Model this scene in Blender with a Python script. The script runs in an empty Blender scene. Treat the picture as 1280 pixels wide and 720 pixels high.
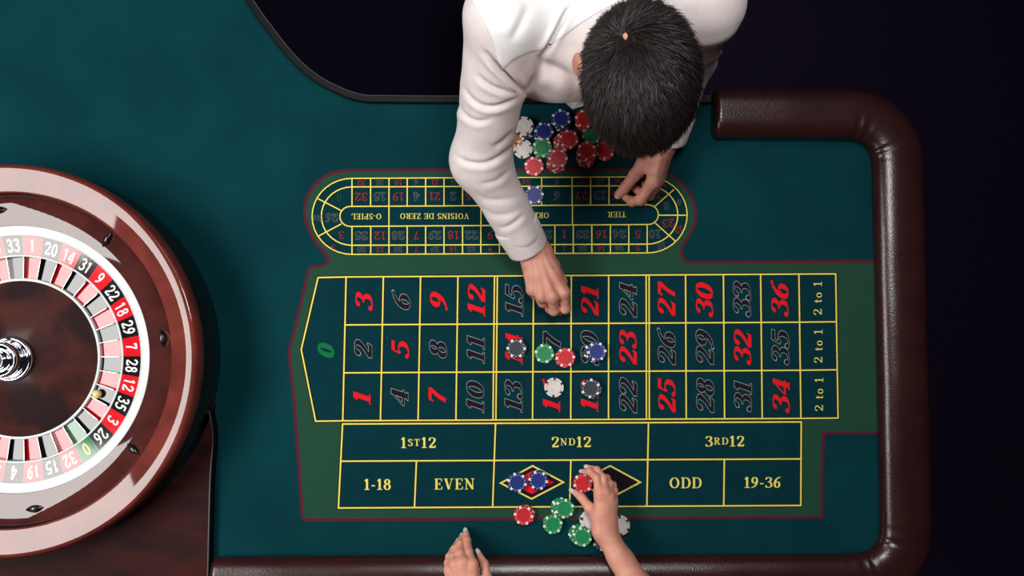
import bpy, bmesh, math, random
import numpy as np
import openvdb
from mathutils import Matrix, Vector

random.seed(7); rng = np.random.default_rng(7)
scene = bpy.context.scene
COL = scene.collection
PI = math.pi

# ------------------------------------------------------------------ camera
T = 0.80            # height of the felt above the floor
D = 1.80            # camera height above the felt
F = 1125.0          # focal length in pixels of the 1280 x 720 frame
TILT = math.radians(2.0)
cam_d = bpy.data.cameras.new('camera'); cam_d.sensor_width = 36.0; cam_d.lens = 36.0 * F / 1280.0
cam_d.clip_start = 0.05
cam = bpy.data.objects.new('camera', cam_d); COL.objects.link(cam)
CAM = np.array([0.0, -D * math.tan(TILT), T + D])
cam.location = CAM; cam.rotation_euler = (TILT, 0, 0)
scene.camera = cam

# ------------------------------------------------------------------ world, lights, exposure
w = bpy.data.worlds.new('dark_room'); scene.world = w; w.use_nodes = True
w.node_tree.nodes['Background'].inputs[0].default_value = (0.35, 0.33, 0.5, 1)
w.node_tree.nodes['Background'].inputs[1].default_value = 0.035
def area(name, loc, aim, sx, sy, power, color=(1, 1, 1)):
    l = bpy.data.lights.new(name, 'AREA'); l.shape = 'RECTANGLE'; l.size = sx; l.size_y = sy
    l.energy = power; l.color = color
    o = bpy.data.objects.new(name, l); COL.objects.link(o)
    o.location = loc
    d = Vector(aim) - Vector(loc)
    o.rotation_euler = d.to_track_quat('-Z', 'Y').to_euler()
    return o
area('softbox_beside_wheel', (-1.62, -0.15, T + 1.6), (-1.0, -0.1, T), 1.5, 0.70, 42, (1, 0.98, 0.95))
area('softbox_behind_dealer', (0.35, 1.25, T + 1.9), (0.15, 0.1, T), 1.0, 0.6, 5, (1, 0.98, 0.97))
area('softbox_overhead', (0.15, 0.46, T + 2.0), (0.10, 0.1, T), 0.40, 0.40, 20, (1, 0.97, 0.95))
vs = scene.view_settings
vs.view_transform = 'Standard'; vs.look = 'None'; vs.gamma = 1.0; vs.use_curve_mapping = False
vs.exposure = 0.0

# ------------------------------------------------------------------ helpers
ct, st = math.cos(TILT), math.sin(TILT)
def U(px, py, z=0.0):
    """photograph pixel -> point at height z (m) above the felt"""
    dx, dy, dz = (px - 640) / F, -(py - 360) / F, -1.0
    wy, wz = dy * ct - dz * st, dy * st + dz * ct
    s = (T + z - CAM[2]) / wz
    return np.array([CAM[0] + dx * s, CAM[1] + wy * s, T + z])

def lin(c):
    r = []
    for v in c:
        v = v / 255.0
        r.append(v / 12.92 if v <= 0.04045 else ((v + 0.055) / 1.055) ** 2.4)
    return tuple(r)

def setin(b, name, v):
    if name in b.inputs: b.inputs[name].default_value = v

def mat(name, rgb, rough=0.5, metal=0.0, coat=0.0, coat_rough=0.05, spec=0.5, sheen=0.0,
        var=None, scale=20.0, stretch=(1, 1, 1), bump=0.0, bscale=200.0, bdist=0.001, sss=0.0, detail=4.0, ramp=(0.35, 0.65)):
    m = bpy.data.materials.new(name); m.use_nodes = True
    nt = m.node_tree; b = nt.nodes['Principled BSDF']
    setin(b, 'Base Color', lin(rgb) + (1,)); setin(b, 'Roughness', rough); setin(b, 'Metallic', metal)
    setin(b, 'Coat Weight', coat); setin(b, 'Coat Roughness', coat_rough); setin(b, 'Specular IOR Level', spec)
    setin(b, 'Sheen Weight', sheen)
    if sss:
        setin(b, 'Subsurface Weight', sss); setin(b, 'Subsurface Radius', (0.010, 0.004, 0.002)); setin(b, 'Subsurface Scale', 0.6)
    tc = nt.nodes.new('ShaderNodeTexCoord')
    mp = nt.nodes.new('ShaderNodeMapping'); mp.inputs['Scale'].default_value = stretch
    nt.links.new(tc.outputs['Object'], mp.inputs['Vector'])
    if var:
        n = nt.nodes.new('ShaderNodeTexNoise'); n.inputs['Scale'].default_value = scale; n.inputs['Detail'].default_value = detail
        n.inputs['Distortion'].default_value = 0.4
        r = nt.nodes.new('ShaderNodeValToRGB')
        r.color_ramp.elements[0].position = ramp[0]; r.color_ramp.elements[1].position = ramp[1]
        r.color_ramp.elements[0].color = lin(rgb) + (1,); r.color_ramp.elements[1].color = lin(var) + (1,)
        nt.links.new(mp.outputs[0], n.inputs['Vector']); nt.links.new(n.outputs['Fac'], r.inputs['Fac'])
        nt.links.new(r.outputs['Color'], b.inputs['Base Color'])
    if bump:
        n2 = nt.nodes.new('ShaderNodeTexNoise'); n2.inputs['Scale'].default_value = bscale; n2.inputs['Detail'].default_value = 3
        bp = nt.nodes.new('ShaderNodeBump'); bp.inputs['Strength'].default_value = bump; bp.inputs['Distance'].default_value = bdist
        nt.links.new(tc.outputs['Object'], n2.inputs['Vector'])
        nt.links.new(n2.outputs['Fac'], bp.inputs['Height']); nt.links.new(bp.outputs['Normal'], b.inputs['Normal'])
    return m

M = {}
M['felt'] = mat('teal_felt', (9, 58, 64), 0.95, spec=0.04, var=(8, 51, 58), scale=6, bump=0.25, bscale=900, bdist=0.0006)
M['felt_cell'] = mat('teal_print', (9, 52, 60), 0.95, spec=0.04, var=(8, 48, 56), scale=30, bump=0.25, bscale=900, bdist=0.0006)
M['felt_green'] = mat('green_print', (38, 76, 58), 0.95, spec=0.04, var=(33, 68, 54), scale=300, bump=0.25, bscale=900, bdist=0.0006)
M['burgundy'] = mat('burgundy_print', (98, 32, 50), 0.95, spec=0.05, var=(78, 30, 44), scale=400)
M['yellow'] = mat('yellow_print', (242, 228, 108), 0.9, spec=0.05, var=(226, 210, 100), scale=300)
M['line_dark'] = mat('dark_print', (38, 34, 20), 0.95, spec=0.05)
M['red_print'] = mat('red_print', (228, 28, 40), 0.9, spec=0.05)
M['red_dim'] = mat('dull_red_print', (166, 46, 44), 0.9, spec=0.05)
M['dark_num'] = mat('black_number_print', (33, 26, 32), 0.95, spec=0.05)
M['grey_line'] = mat('grey_outline_print', (158, 170, 172), 0.9, spec=0.05)
M['grey_dim'] = mat('dull_grey_print', (100, 118, 122), 0.9, spec=0.05)
M['green_num'] = mat('green_number_print', (20, 108, 62), 0.9, spec=0.05)
M['leather'] = mat('brown_leather', (52, 23, 22), 0.27, spec=0.6, var=(44, 19, 19), scale=14, bump=0.45, bscale=300, bdist=0.0008)
M['black_trim'] = mat('black_trim', (11, 11, 14), 0.55, spec=0.2, bump=0.1, bscale=300)
M['edge_highlight'] = mat('edge_highlight', (70, 76, 82), 0.4, spec=0.5)  # grey of the painted highlight along glossy black trim
M['deck_wood'] = mat('mahogany_deck', (56, 18, 15), 0.6, spec=0.12, var=(26, 9, 10), scale=7, stretch=(1, 3, 1), bump=0.15, bscale=250)
M['apron'] = mat('table_apron_wood', (36, 16, 14), 0.45, var=(24, 10, 10), scale=9, stretch=(1, 1, 6))
M['rim_wood'] = mat('mahogany_rim', (114, 47, 39), 0.6, spec=0.05, coat=0.95, coat_rough=0.02, var=(92, 36, 30), scale=16, stretch=(1, 1, 1), detail=8)
M['track_wood'] = mat('mahogany_track', (76, 31, 27), 0.6, spec=0.05, coat=0.95, coat_rough=0.02, var=(58, 23, 21), scale=14, detail=8)
M['cone_wood'] = mat('burl_cone', (30, 7, 10), 0.5, spec=0.12, coat=0.15, coat_rough=0.15, var=(74, 28, 20), scale=12, stretch=(1, 1, 1), detail=9, ramp=(0.42, 0.72))
M['bowl_side'] = mat('black_bowl_side', (14, 10, 12), 0.3, coat=0.5, var=(22, 12, 12), scale=8)
M['white_ring'] = mat('white_enamel_ring', (206, 210, 210), 0.35, coat=0.1, var=(200, 205, 205), scale=30)
M['chrome'] = mat('chrome', (225, 228, 232), 0.08, metal=1.0, var=(205, 210, 216), scale=9)
M['fret'] = mat('fret_metal', (150, 152, 156), 0.25, metal=1.0)
M['num_red'] = mat('wheel_red', (214, 22, 36), 0.08, spec=0.6, var=(200, 20, 32), scale=30)
M['num_black'] = mat('wheel_black', (22, 20, 24), 0.08, spec=0.6, var=(16, 16, 18), scale=30)
M['num_green'] = mat('wheel_green', (18, 108, 62), 0.08, spec=0.6, var=(16, 98, 56), scale=30)
M['num_white'] = mat('wheel_number_white', (238, 236, 230), 0.1, spec=0.36)
M['num_gold'] = mat('wheel_zero_yellow', (236, 222, 140), 0.1, spec=0.36)
M['ball'] = mat('ivory_ball', (226, 206, 140), 0.3, coat=0.4, var=(214, 192, 124), scale=60)
M['skin_m'] = mat('skin_tan', (208, 150, 130), 0.5, spec=0.35, var=(194, 130, 112), scale=45, bump=0.5, bscale=320, bdist=0.0012, sss=0.12)
M['skin_f'] = mat('skin_light', (224, 160, 138), 0.48, spec=0.35, var=(214, 146, 126), scale=40, bump=0.25, bscale=420, bdist=0.0008, sss=0.15)
M['nail'] = mat('pale_grey_polish', (206, 204, 212), 0.15, coat=0.8)
M['nail_m'] = mat('bare_nail', (222, 176, 160), 0.3)
M['shirt'] = mat('white_cotton', (226, 216, 214), 0.85, spec=0.2, sheen=0.1, var=(220, 209, 207), scale=60, bump=0.25, bscale=700, bdist=0.0006)
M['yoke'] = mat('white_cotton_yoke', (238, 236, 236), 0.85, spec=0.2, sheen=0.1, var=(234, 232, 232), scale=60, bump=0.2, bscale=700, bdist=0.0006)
M['hair'] = mat('dark_brown_hair', (36, 27, 26), 0.5, spec=0.4, var=(26, 20, 20), scale=60)
M['hair_long'] = mat('long_dark_hair', (36, 26, 24), 0.45, var=(22, 16, 15), scale=60, stretch=(6, 6, 0.4), bump=0.6, bscale=160, bdist=0.004)
M['trousers'] = mat('black_trousers', (14, 13, 17), 0.85, var=(10, 10, 13), scale=40)
M['shoe'] = mat('black_shoe', (12, 11, 12), 0.3, coat=0.3)
M['dress'] = mat('black_dress', (20, 16, 22), 0.8, var=(14, 11, 16), scale=30)
M['eye'] = mat('eye_white', (230, 226, 220), 0.2)
M['lip'] = mat('lip', (176, 92, 86), 0.45)
M['carpet'] = mat('near_black_carpet', (30, 24, 42), 1.0, spec=0.0, var=(25, 20, 36), scale=200, bump=0.3, bscale=500)
CH = {'red': (206, 30, 42), 'blue': (18, 46, 124), 'green': (14, 138, 82), 'white': (228, 218, 216), 'black': (46, 54, 66), 'orange': (176, 104, 44)}
for k, c in CH.items():
    M['chip_' + k] = mat('chip_' + k, c, 0.5, spec=0.4, var=tuple(int(v * 0.93) for v in c), scale=160, bump=0.15, bscale=900, bdist=0.0004)
M['chip_mark_white'] = mat('chip_mark_white', (240, 236, 226), 0.5, spec=0.4)
M['chip_mark_dark'] = mat('chip_mark_dark', (30, 36, 46), 0.5, spec=0.4)

def newmesh(name, verts, faces, material, smooth=False):
    me = bpy.data.meshes.new(name)
    me.from_pydata([tuple(map(float, v)) for v in verts], [], [tuple(int(i) for i in f) for f in faces])
    if material: me.materials.append(M[material] if isinstance(material, str) else material)
    if smooth: me.polygons.foreach_set('use_smooth', [True] * len(me.polygons))
    me.update()
    return me

def mk(name, verts, faces, material, parent=None, smooth=False, tris_np=False):
    o = bpy.data.objects.new(name, newmesh(name, verts, faces, material, smooth))
    COL.objects.link(o)
    if parent is not None: attach(o, parent)
    return o

LOC = {}
def attach(o, parent):
    o.parent = parent
    if parent.name in LOC:
        o.matrix_parent_inverse = Matrix.Translation(-Vector(LOC[parent.name]))

def empty(name, loc, label, cat, group=None):
    o = bpy.data.objects.new(name, None); COL.objects.link(o); o.location = loc; LOC[o.name] = tuple(loc)
    o.empty_display_size = 0.05
    tag(o, label, cat, group); return o

def tag(o, label, cat, group=None, kind=None):
    o['label'] = label; o['category'] = cat
    if group: o['group'] = group
    if kind: o['kind'] = kind

class MB:
    def __init__(s): s.v = []; s.f = []
    def add(s, v, f):
        n = len(s.v); s.v.extend(v); s.f.extend([tuple(i + n for i in q) for q in f]); return s
    def build(s, name, m, parent=None, smooth=False): return mk(name, s.v, s.f, m, parent, smooth)

def lathe(profile, n=96, center=(0, 0, 0), closed=False):
    v, f = [], []
    k = len(profile)
    for i in range(n):
        a = 2 * PI * i / n; c, s = math.cos(a), math.sin(a)
        for r, z in profile: v.append((center[0] + r * c, center[1] + r * s, center[2] + z))
    kk = k if closed else k - 1
    for i in range(n):
        j = (i + 1) % n
        for q in range(kk):
            q2 = (q + 1) % k
            f.append((i * k + q, j * k + q, j * k + q2, i * k + q2))
    return v, f

def prism(poly, z0, z1):
    """poly: list of world xy, z0<z1 world"""
    n = len(poly)
    a = sum(poly[i][0] * poly[(i + 1) % n][1] - poly[(i + 1) % n][0] * poly[i][1] for i in range(n))
    if a < 0: poly = poly[::-1]
    v = [(p[0], p[1], z0) for p in poly] + [(p[0], p[1], z1) for p in poly]
    f = [tuple(range(n - 1, -1, -1)), tuple(range(n, 2 * n))]
    for i in range(n):
        j = (i + 1) % n; f.append((i, j, n + j, n + i))
    return v, f

def sweep(path, prof, closed=False, scales=None):
    """path: Nx3 world; prof: list of (lateral, vertical), scaled per path point; lateral = left of travel"""
    path = np.array(path, float); n = len(path); k = len(prof)
    v, f = [], []
    for i in range(n):
        if closed: t = path[(i + 1) % n] - path[i - 1]
        else: t = path[min(i + 1, n - 1)] - path[max(i - 1, 0)]
        t = t / np.linalg.norm(t); L = np.array([-t[1], t[0], 0]); L /= np.linalg.norm(L)
        sc = scales[i] if scales is not None else (1, 1)
        for a, b in prof: v.append(path[i] + L * a * sc[0] + np.array([0, 0, b * sc[1]]))
    m = n if closed else n - 1
    for i in range(m):
        j = (i + 1) % n
        for q in range(k):
            q2 = (q + 1) % k
            f.append((i * k + q, i * k + q2, j * k + q2, j * k + q))
    if not closed:
        f.append(tuple(range(k - 1, -1, -1))); f.append(tuple((n - 1) * k + q for q in range(k)))
    return v, f

def spline(pts, per=8, closed=False):
    p = np.array(pts, float); n = len(p); out = []
    rngi = range(n) if closed else range(n - 1)
    for i in rngi:
        if closed: a, b, c, d = p[i - 1], p[i], p[(i + 1) % n], p[(i + 2) % n]
        else: a, b, c, d = p[max(i - 1, 0)], p[i], p[i + 1], p[min(i + 2, n - 1)]
        for s in range(per):
            t = s / per
            out.append(0.5 * (2 * b + (c - a) * t + (2 * a - 5 * b + 4 * c - d) * t * t + (-a + 3 * b - 3 * c + d) * t ** 3))
    if not closed: out.append(p[-1])
    return np.array(out)

# ------------------------------------------------------------------ the setting
fl = mk('floor', [(-5, -5, 0), (5, -5, 0), (5, 5, 0), (-5, 5, 0)], [(0, 1, 2, 3)], 'carpet'); fl['kind'] = 'structure'
fl['label'] = 'near-black carpet floor around the table'

# ------------------------------------------------------------------ roulette table
table = empty('roulette_table', (0.0, 0.0, 0.0), 'teal felt roulette table with printed betting layout and brown padded leather rail', 'roulette table')

edge_px = [(150, -262), (236, -120), (312, 0), (337, 36), (362, 68), (385, 91), (412, 109), (450, 124), (492, 126), (565, 126.5), (700, 126.5), (887, 126.5)]
edge_s = spline(edge_px, 6)
def arc_px(cx, cy, r, a0, a1, n=10):
    return [(cx + r * math.cos(math.radians(a0 + (a1 - a0) * i / n)), cy + r * math.sin(math.radians(a0 + (a1 - a0) * i / n))) for i in range(n + 1)]
# rail centre line on the felt plane (pixels)
rail_px = [(888.5, 145), (896, 145), (930, 145), (1000, 145.5), (1060, 146)] + arc_px(1060, 203, 57, -84, -4, 10) + \
          [(1118.5, 260), (1120.5, 340), (1122.5, 430), (1124.5, 520), (1126, 600), (1126.5, 640)] + arc_px(1071, 664, 56, 4, 86, 10) + \
          [(1040, 721), (940, 721.5), (820, 722), (700, 722.5), (560, 723), (420, 723.5), (320, 724), (270, 724.5)]
outline = [(-330, -262)] + [tuple(p) for p in edge_s] + [(900, 126.5), (900, 146)] + rail_px[2:-1] + [(262, 724), (262, 760), (-330, 760)]
ow = [U(x, y)[:2] for x, y in outline]
felt = MB().add(*prism(ow, T - 0.004, T)).build('playing_felt', 'felt', table)
body = MB().add(*prism(ow, T - 0.09, T - 0.0045)).build('table_body', 'apron', table)
for cx in (-0.95, 0.42):
    mb = MB().add(*prism([(cx - 0.22, -0.36), (cx + 0.22, -0.36), (cx + 0.22, 0.16), (cx - 0.22, 0.16)], 0.06, T - 0.0905))
    mb.add(*prism([(cx - 0.27, -0.42), (cx + 0.27, -0.42), (cx + 0.27, 0.22), (cx - 0.27, 0.22)], 0.0, 0.0595))
    mb.build('pedestal', 'apron', table)

# black raised edge on the dealer's side
tp = [U(x, y) for x, y in spline([(-330, -262), (-100, -262)] + edge_px, 6)]
prof = [(-0.006, -0.006), (-0.007, 0.013), (-0.005, 0.0155), (0.005, 0.0155), (0.0075, 0.013), (0.008, -0.03), (-0.001, -0.03), (-0.001, -0.006)]
et = MB().add(*sweep(tp, [(a, b) for a, b in prof])).build('edge_trim', 'black_trim', table)
lp = [p + np.array([0, 0, 0.0158]) for p in tp]
MB().add(*sweep(lp, [(0.0058, -0.0004), (0.0066, 0.0004), (0.0078, -0.0006), (0.0080, -0.003), (0.0058, -0.002)])).build('trim_highlight', 'edge_highlight', et)  # thin grey strip painted as the highlight on the outer edge

# padded leather rail
rp = np.array([U(x, y) for x, y in spline(rail_px, 6)])
_s = np.r_[0, np.cumsum(np.linalg.norm(np.diff(rp, axis=0), axis=1))]
_u = np.r_[0, np.linspace(0.002, 0.02, 8), np.linspace(0.026, _s[-1] - 0.026, 330), np.linspace(_s[-1] - 0.02, _s[-1] - 0.002, 8), _s[-1]]
rp = np.stack([np.interp(_u, _s, rp[:, k]) for k in range(3)], 1)
for _ in range(10):
    rp[10:-10] = 0.25 * rp[9:-11] + 0.5 * rp[10:-10] + 0.25 * rp[11:-9]
nprof = 36
rprof = []
for i in range(nprof):
    a = 2 * PI * i / nprof
    c, s = math.cos(a), math.sin(a)
    x = math.copysign(abs(c) ** 0.80, c) * 0.0495
    y = math.copysign(abs(s) ** 0.88, s) * 0.029 + 0.019
    rprof.append((x, y))
seg = np.r_[0, np.cumsum(np.linalg.norm(np.diff(rp, axis=0), axis=1))]
scl = []
for s in seg:
    e = min(s, seg[-1] - s)
    k = math.sqrt(max(0.0, 1 - (1 - min(e / 0.016, 1)) ** 2)) * 0.22 + 0.78
    scl.append((k, 0.45 + 0.55 * min(1, k * k * 1.05)) if e < 0.016 else (1, 1))
rv, rf = sweep(rp, rprof, scales=scl)
# soft irregularity and creases where the padding turns the corners
rv = np.array(rv); K = nprof
corner = [np.array([*U(1070, 200)[:2]]), np.array([*U(1075, 660)[:2]])]
for idx in range(len(rv)):
    i, q = divmod(idx, K)
    a = 2 * PI * q / K
    lat = math.cos(a)        # +1 = left of travel = outer side? (travel runs clockwise, left is outside)
    p = rv[idx]
    up = max(0.0, math.sin(a))
    wob = 0.0005 * math.sin(seg[i] * 17) + 0.0003 * math.sin(seg[i] * 44 + 1.3)
    p[2] += wob * up
    for c in corner:
        d = np.linalg.norm(rp[i][:2] - c)
        if d < 0.13 and (rp[i][0] - c[0]) * 1 + abs(rp[i][1] - c[1]) * 0.6 > 0.02 and ((rp[i][1] > c[1] - 0.01) if c is corner[0] else (rp[i][1] < c[1] + 0.01)):
            ang = math.atan2(rp[i][1] - c[1], rp[i][0] - c[0])
            inner = max(0.0, -lat)
            p[2] += -0.0075 * max(0.0, math.cos(ang * 11 + 3 * math.sin(ang * 4))) ** 3 * inner * up ** 0.5 * min(1.0, (1 - d / 0.13) * 3)
rail = mk('padded_rail', rv, rf, 'leather', table, True)
# stitched seam in the lower corner
sp = np.array([U(x, y, z) for x, y, z in [(1107, 640, 0.034), (1107, 655, 0.034), (1106, 668, 0.034), (1102, 679, 0.033)]])
mb = MB()
for off in (-0.0032, 0.0032):
    pth = spline(sp, 8)
    mb.add(*sweep(pth + np.array([off, 0, 0]), [(0.0011 * math.cos(t), 0.0011 * math.sin(t)) for t in np.linspace(0, 2 * PI, 7)[:-1]]))
mb.build('seam_piping', 'leather', rail, True)

# wheel deck
WZ = 0.13
WC = U(2.5, 450, WZ); WX, WY = WC[0], WC[1]
WR = 0.3655
dk = [(259.5, 503), (266, 546), (262.5, 600), (259.5, 720), (258.5, 758)]
dkw = [U(x, y, 0.014)[:2] for x, y in dk]
arc = []
a0 = math.atan2(dkw[0][1] - WY, dkw[0][0] - WX)
for i in range(41):
    a = -PI + (a0 + PI) * i / 40
    arc.append((WX + (WR + 0.0015) * math.cos(a), WY + (WR + 0.0015) * math.sin(a)))
lo_y = dkw[-1][1]
dpoly = arc + [tuple(p) for p in dkw] + [(U(-328, 758)[0], lo_y), (U(-328, 758)[0], WY)]
deck = MB().add(*prism(dpoly, T + 0.0002, T + 0.014)).build('wheel_deck', 'deck_wood', table)
tpath = spline([(p[0], p[1], T) for p in dkw], 5)
mb = MB().add(*sweep(tpath, [(0.0003, 0.0003), (0.0003, 0.0185), (0.001, 0.0195), (0.0035, 0.0195), (0.0045, 0.0185), (0.0065, 0.0003)]))
dtrim = mb.build('deck_trim', 'black_trim', deck)
MB().add(*sweep(tpath + np.array([0, 0, 0.0195]), [(0.0008, 0), (0.0008, 0.0006), (0.0026, 0.0006), (0.0026, 0)])).build('trim_highlight', 'edge_highlight', deck)  # grey strip on the deck trim, its top-edge highlight put into colour

# ------------------------------------------------------------------ printed layout (thin print on the felt, all sub-parts of it)
def miter(pts, wd, closed=False):
    p = np.array(pts, float); n = len(p); L, R = [], []
    for i in range(n):
        if closed: a, b, c = p[i - 1], p[i], p[(i + 1) % n]
        else: a, b, c = p[max(i - 1, 0)], p[i], p[min(i + 1, n - 1)]
        d1 = b - a if np.any(b - a) else c - b; d2 = c - b if np.any(c - b) else b - a
        d1 = d1 / np.linalg.norm(d1); d2 = d2 / np.linalg.norm(d2)
        n1 = np.array([-d1[1], d1[0]]); n2 = np.array([-d2[1], d2[0]]); m = n1 + n2
        m = m / max(1e-6, np.linalg.norm(m)); k = 1 / max(0.4, float(m @ n1))
        hw = wd / 2 if np.isscalar(wd) else wd[i] / 2
        L.append(b + m * hw * k); R.append(b - m * hw * k)
    v = [q for pr in zip(L, R) for q in pr]
    f = [(2 * i, 2 * i + 1, 2 * i + 3, 2 * i + 2) for i in range(n - 1)]
    if closed: f.append((2 * n - 2, 2 * n - 1, 1, 0))
    return v, f

def up_fix(v, f):
    out = []
    for q in f:
        a = sum(v[q[i]][0] * v[q[(i + 1) % len(q)]][1] - v[q[(i + 1) % len(q)]][0] * v[q[i]][1] for i in range(len(q)))
        out.append(q if a > 0 else tuple(reversed(q)))
    return out

def decal(name, v2, f, z, m, parent=felt):
    v = [U(p[0], p[1], z + (p[2] if len(p) > 2 else 0)) for p in v2]
    return mk(name, v, up_fix(v, f), m, parent)

def strokes(list_of, wd):
    v, f = [], []; lays = []
    for s in list_of:
        pts, cl = (s if isinstance(s, tuple) and isinstance(s[1], bool) else (s, False))
        a, b = miter(pts, wd, cl); n = len(v); v += [(q[0], q[1], len(lays) * 1.2e-5) for q in a]; lays.append(1); f += [tuple(i + n for i in q) for q in b]
    return v, f

Z1, Z2, Z3, Z4, Z5 = 0.0002, 0.0004, 0.0006, 0.0012, 0.0017
# green surround with burgundy border
def sp2(pts, per=6): return [tuple(p) for p in spline(pts, per)]
green = [(1100, 540.5), (1029, 541.5), (1027, 646.5), (700, 648), (384, 650)] + sp2([(384, 650), (380, 648.5), (378, 644)], 3)[1:] + \
        [(368.5, 512), (361.5, 439.5), (386, 338)] + sp2([(386, 338), (389, 334), (398, 333.5), (407, 330), (409.5, 324), (406, 316), (398, 307), (389, 293), (382.5, 277), (381, 262),
              (384, 247), (391, 234), (402, 223.5), (418, 215.5), (436, 213)], 5)[1:] + [(600, 212.5), (815, 212)] + \
        sp2([(815, 212), (833, 216), (849, 226), (861, 240), (868, 256), (869.5, 271), (866, 286), (858, 299), (853, 308), (852.5, 318), (856, 325), (863, 328)], 5)[1:] + [(1100, 326.5)]
decal('green_surround', green, [tuple(range(len(green)))], Z1, 'felt_green')
bl = miter(green, 3.6); decal('burgundy_border', bl[0], bl[1], Z2, 'burgundy')

# main grid
def bil(c, u, v):
    a = np.array(c[0]) * (1 - u) + np.array(c[1]) * u; b = np.array(c[3]) * (1 - u) + np.array(c[2]) * u
    return tuple(a * (1 - v) + b * v)
GC = [(432.6, 346.2), (998.6, 342.6), (1001.2, 523.0), (428.4, 526.0)]
def gu(k):   # column line k=0..12 as a fraction, with the double lines widening
    x = [0, 0.0823, 0.1645, 0.2470, 0.3310, 0.4142, 0.4975, 0.5800, 0.6660, 0.7497, 0.8333, 0.9155, 1.0]
    return x[k]
def g(k, r): return bil(GC, gu(k), r / 3.0)
TR = [(1044.6, 342.3), (1045.3, 402.2), (1046.2, 462.2), (1047.6, 522.6)]
zero = [(397.5, 347.0), (376.5, 437.0), (394.5, 526.5)]
cellpoly = [zero[0], g(0, 0), g(12, 0), TR[0], TR[3], g(12, 3), g(0, 3), zero[2], zero[1]]
decal('grid_ground', cellpoly, [tuple(range(len(cellpoly)))], Z2, 'felt_cell')
lines = [(cellpoly, True), [g(0, 0), g(0, 3)]]
for k in range(1, 13):
    if k in (4, 8):
        for dx in (-1.8, 1.8): lines.append([(g(k, 0)[0] + dx, g(k, 0)[1]), (g(k, 3)[0] + dx, g(k, 3)[1])])
    else: lines.append([g(k, 0), g(k, 3)])
for r in (1, 2): lines.append([g(0, r), g(12, r), TR[r]])
LT = [(428.2, 530.0), (1001.6, 527.4), (1001.0, 631.8), (423.0, 635.0)]
vm = 0.443
ltp = [bil(LT, 0, 0), bil(LT, 1, 0), bil(LT, 1, 1), bil(LT, 0, 1)]
decal('outside_bets_ground', ltp, [(0, 1, 2, 3)], Z2, 'felt_cell')
lines2 = [(ltp, True), [bil(LT, 0, vm), bil(LT, 1, vm)]]
for u in (0.3335, 0.667): lines2.append([bil(LT, u, 0), bil(LT, u, 1)])
for u in (0.1645, 0.5, 0.8333): lines2.append([bil(LT, u, vm), bil(LT, u, 1)])
# racetrack
def stadium(xl, xr, yt, yb, n=18, yt2=None, yb2=None):
    yt2 = yt if yt2 is None else yt2; yb2 = yb if yb2 is None else yb2
    pl, pr = [], []
    cy, r = (yt + yb) / 2, (yb - yt) / 2; cy2, r2 = (yt2 + yb2) / 2, (yb2 - yt2) / 2
    for i in range(n + 1):
        a = PI / 2 + PI * i / n; pl.append((xl + 1.05 * r * math.cos(a), cy + r * math.sin(a)))
    for i in range(n + 1):
        a = -PI / 2 + PI * i / n; pr.append((xr + 1.05 * r2 * math.cos(a), cy2 + r2 * math.sin(a)))
    return pl + pr
S1 = stadium(440, 809, 222.9, 318.0, yt2=221.0, yb2=316.2)
S2 = stadium(440, 809, 233.6, 306.6, yt2=232.2, yb2=305.2)
S3 = stadium(438, 810, 258.0, 283.0, yt2=256.0, yb2=280.6)
decal('racetrack_ground', S1, [tuple(range(len(S1)))], Z2, 'felt_cell')
lines3 = [(S1, True), (S2, True), (S3, True)]
def yA(x, yl, yr): return yl + (yr - yl) * (x - 440) / 369.0
top_x = [440, 463.2, 486.2, 509, 532, 555, 578.2, 601, 639, 677, 715.2, 738.3, 761.3, 784.5, 808]
bot_x = [440, 463.4, 486.2, 509, 532, 555, 578.2, 601, 624.3, 647.6, 670.8, 693.6, 716.6, 739.8, 763, 786, 809]
for x in top_x: lines3.append([(x, yA(x, 222.9, 221)), (x, yA(x, 258, 256))])
for x in bot_x: lines3.append([(x, yA(x, 283, 280.6)), (x, yA(x, 318, 316.2))])
for x in (486.2, 601.2, 715.6): lines3.append([(x, yA(x, 258, 256)), (x, yA(x, 283, 280.6))])
lines3 += [[(397.4, 248.3), (426.8, 263.4)], [(397.4, 295.5), (426.8, 279.8)], [(842.4, 237), (818.7, 257.9)], [(857.7, 269), (823.7, 269)], [(844.5, 301.6), (819, 278.8)]]
dia_r = [(625.8, 603.9), (665.8, 582.3), (704.2, 602.8), (664.4, 623.6)]
dia_b = [(722.4, 603.0), (762.7, 582.3), (800.4, 602.8), (761.6, 623.3)]
def shrink(p, k):
    c = np.mean(np.array(p), axis=0); return [tuple(c + (np.array(q) - c) * k) for q in p]
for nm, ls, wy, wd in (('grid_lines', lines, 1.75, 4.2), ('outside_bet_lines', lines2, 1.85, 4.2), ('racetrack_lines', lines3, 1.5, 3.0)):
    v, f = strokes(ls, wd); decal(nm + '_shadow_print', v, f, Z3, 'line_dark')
    v, f = strokes(ls, wy); decal(nm, v, f, Z4, 'yellow')
for nm, d, m in (('red_diamond', dia_r, 'red_print'), ('black_diamond', dia_b, 'dark_num')):
    decal('diamond_ground', shrink(d, 0.93), [(0, 1, 2, 3)], Z3, 'dark_num')
    if m == 'red_print': decal(nm, shrink(d, 0.70), [(0, 1, 2, 3)], Z4, m)
    v, f = miter(d, 2.0, True); decal('diamond_outline', v, f, Z4, 'yellow')

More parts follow.
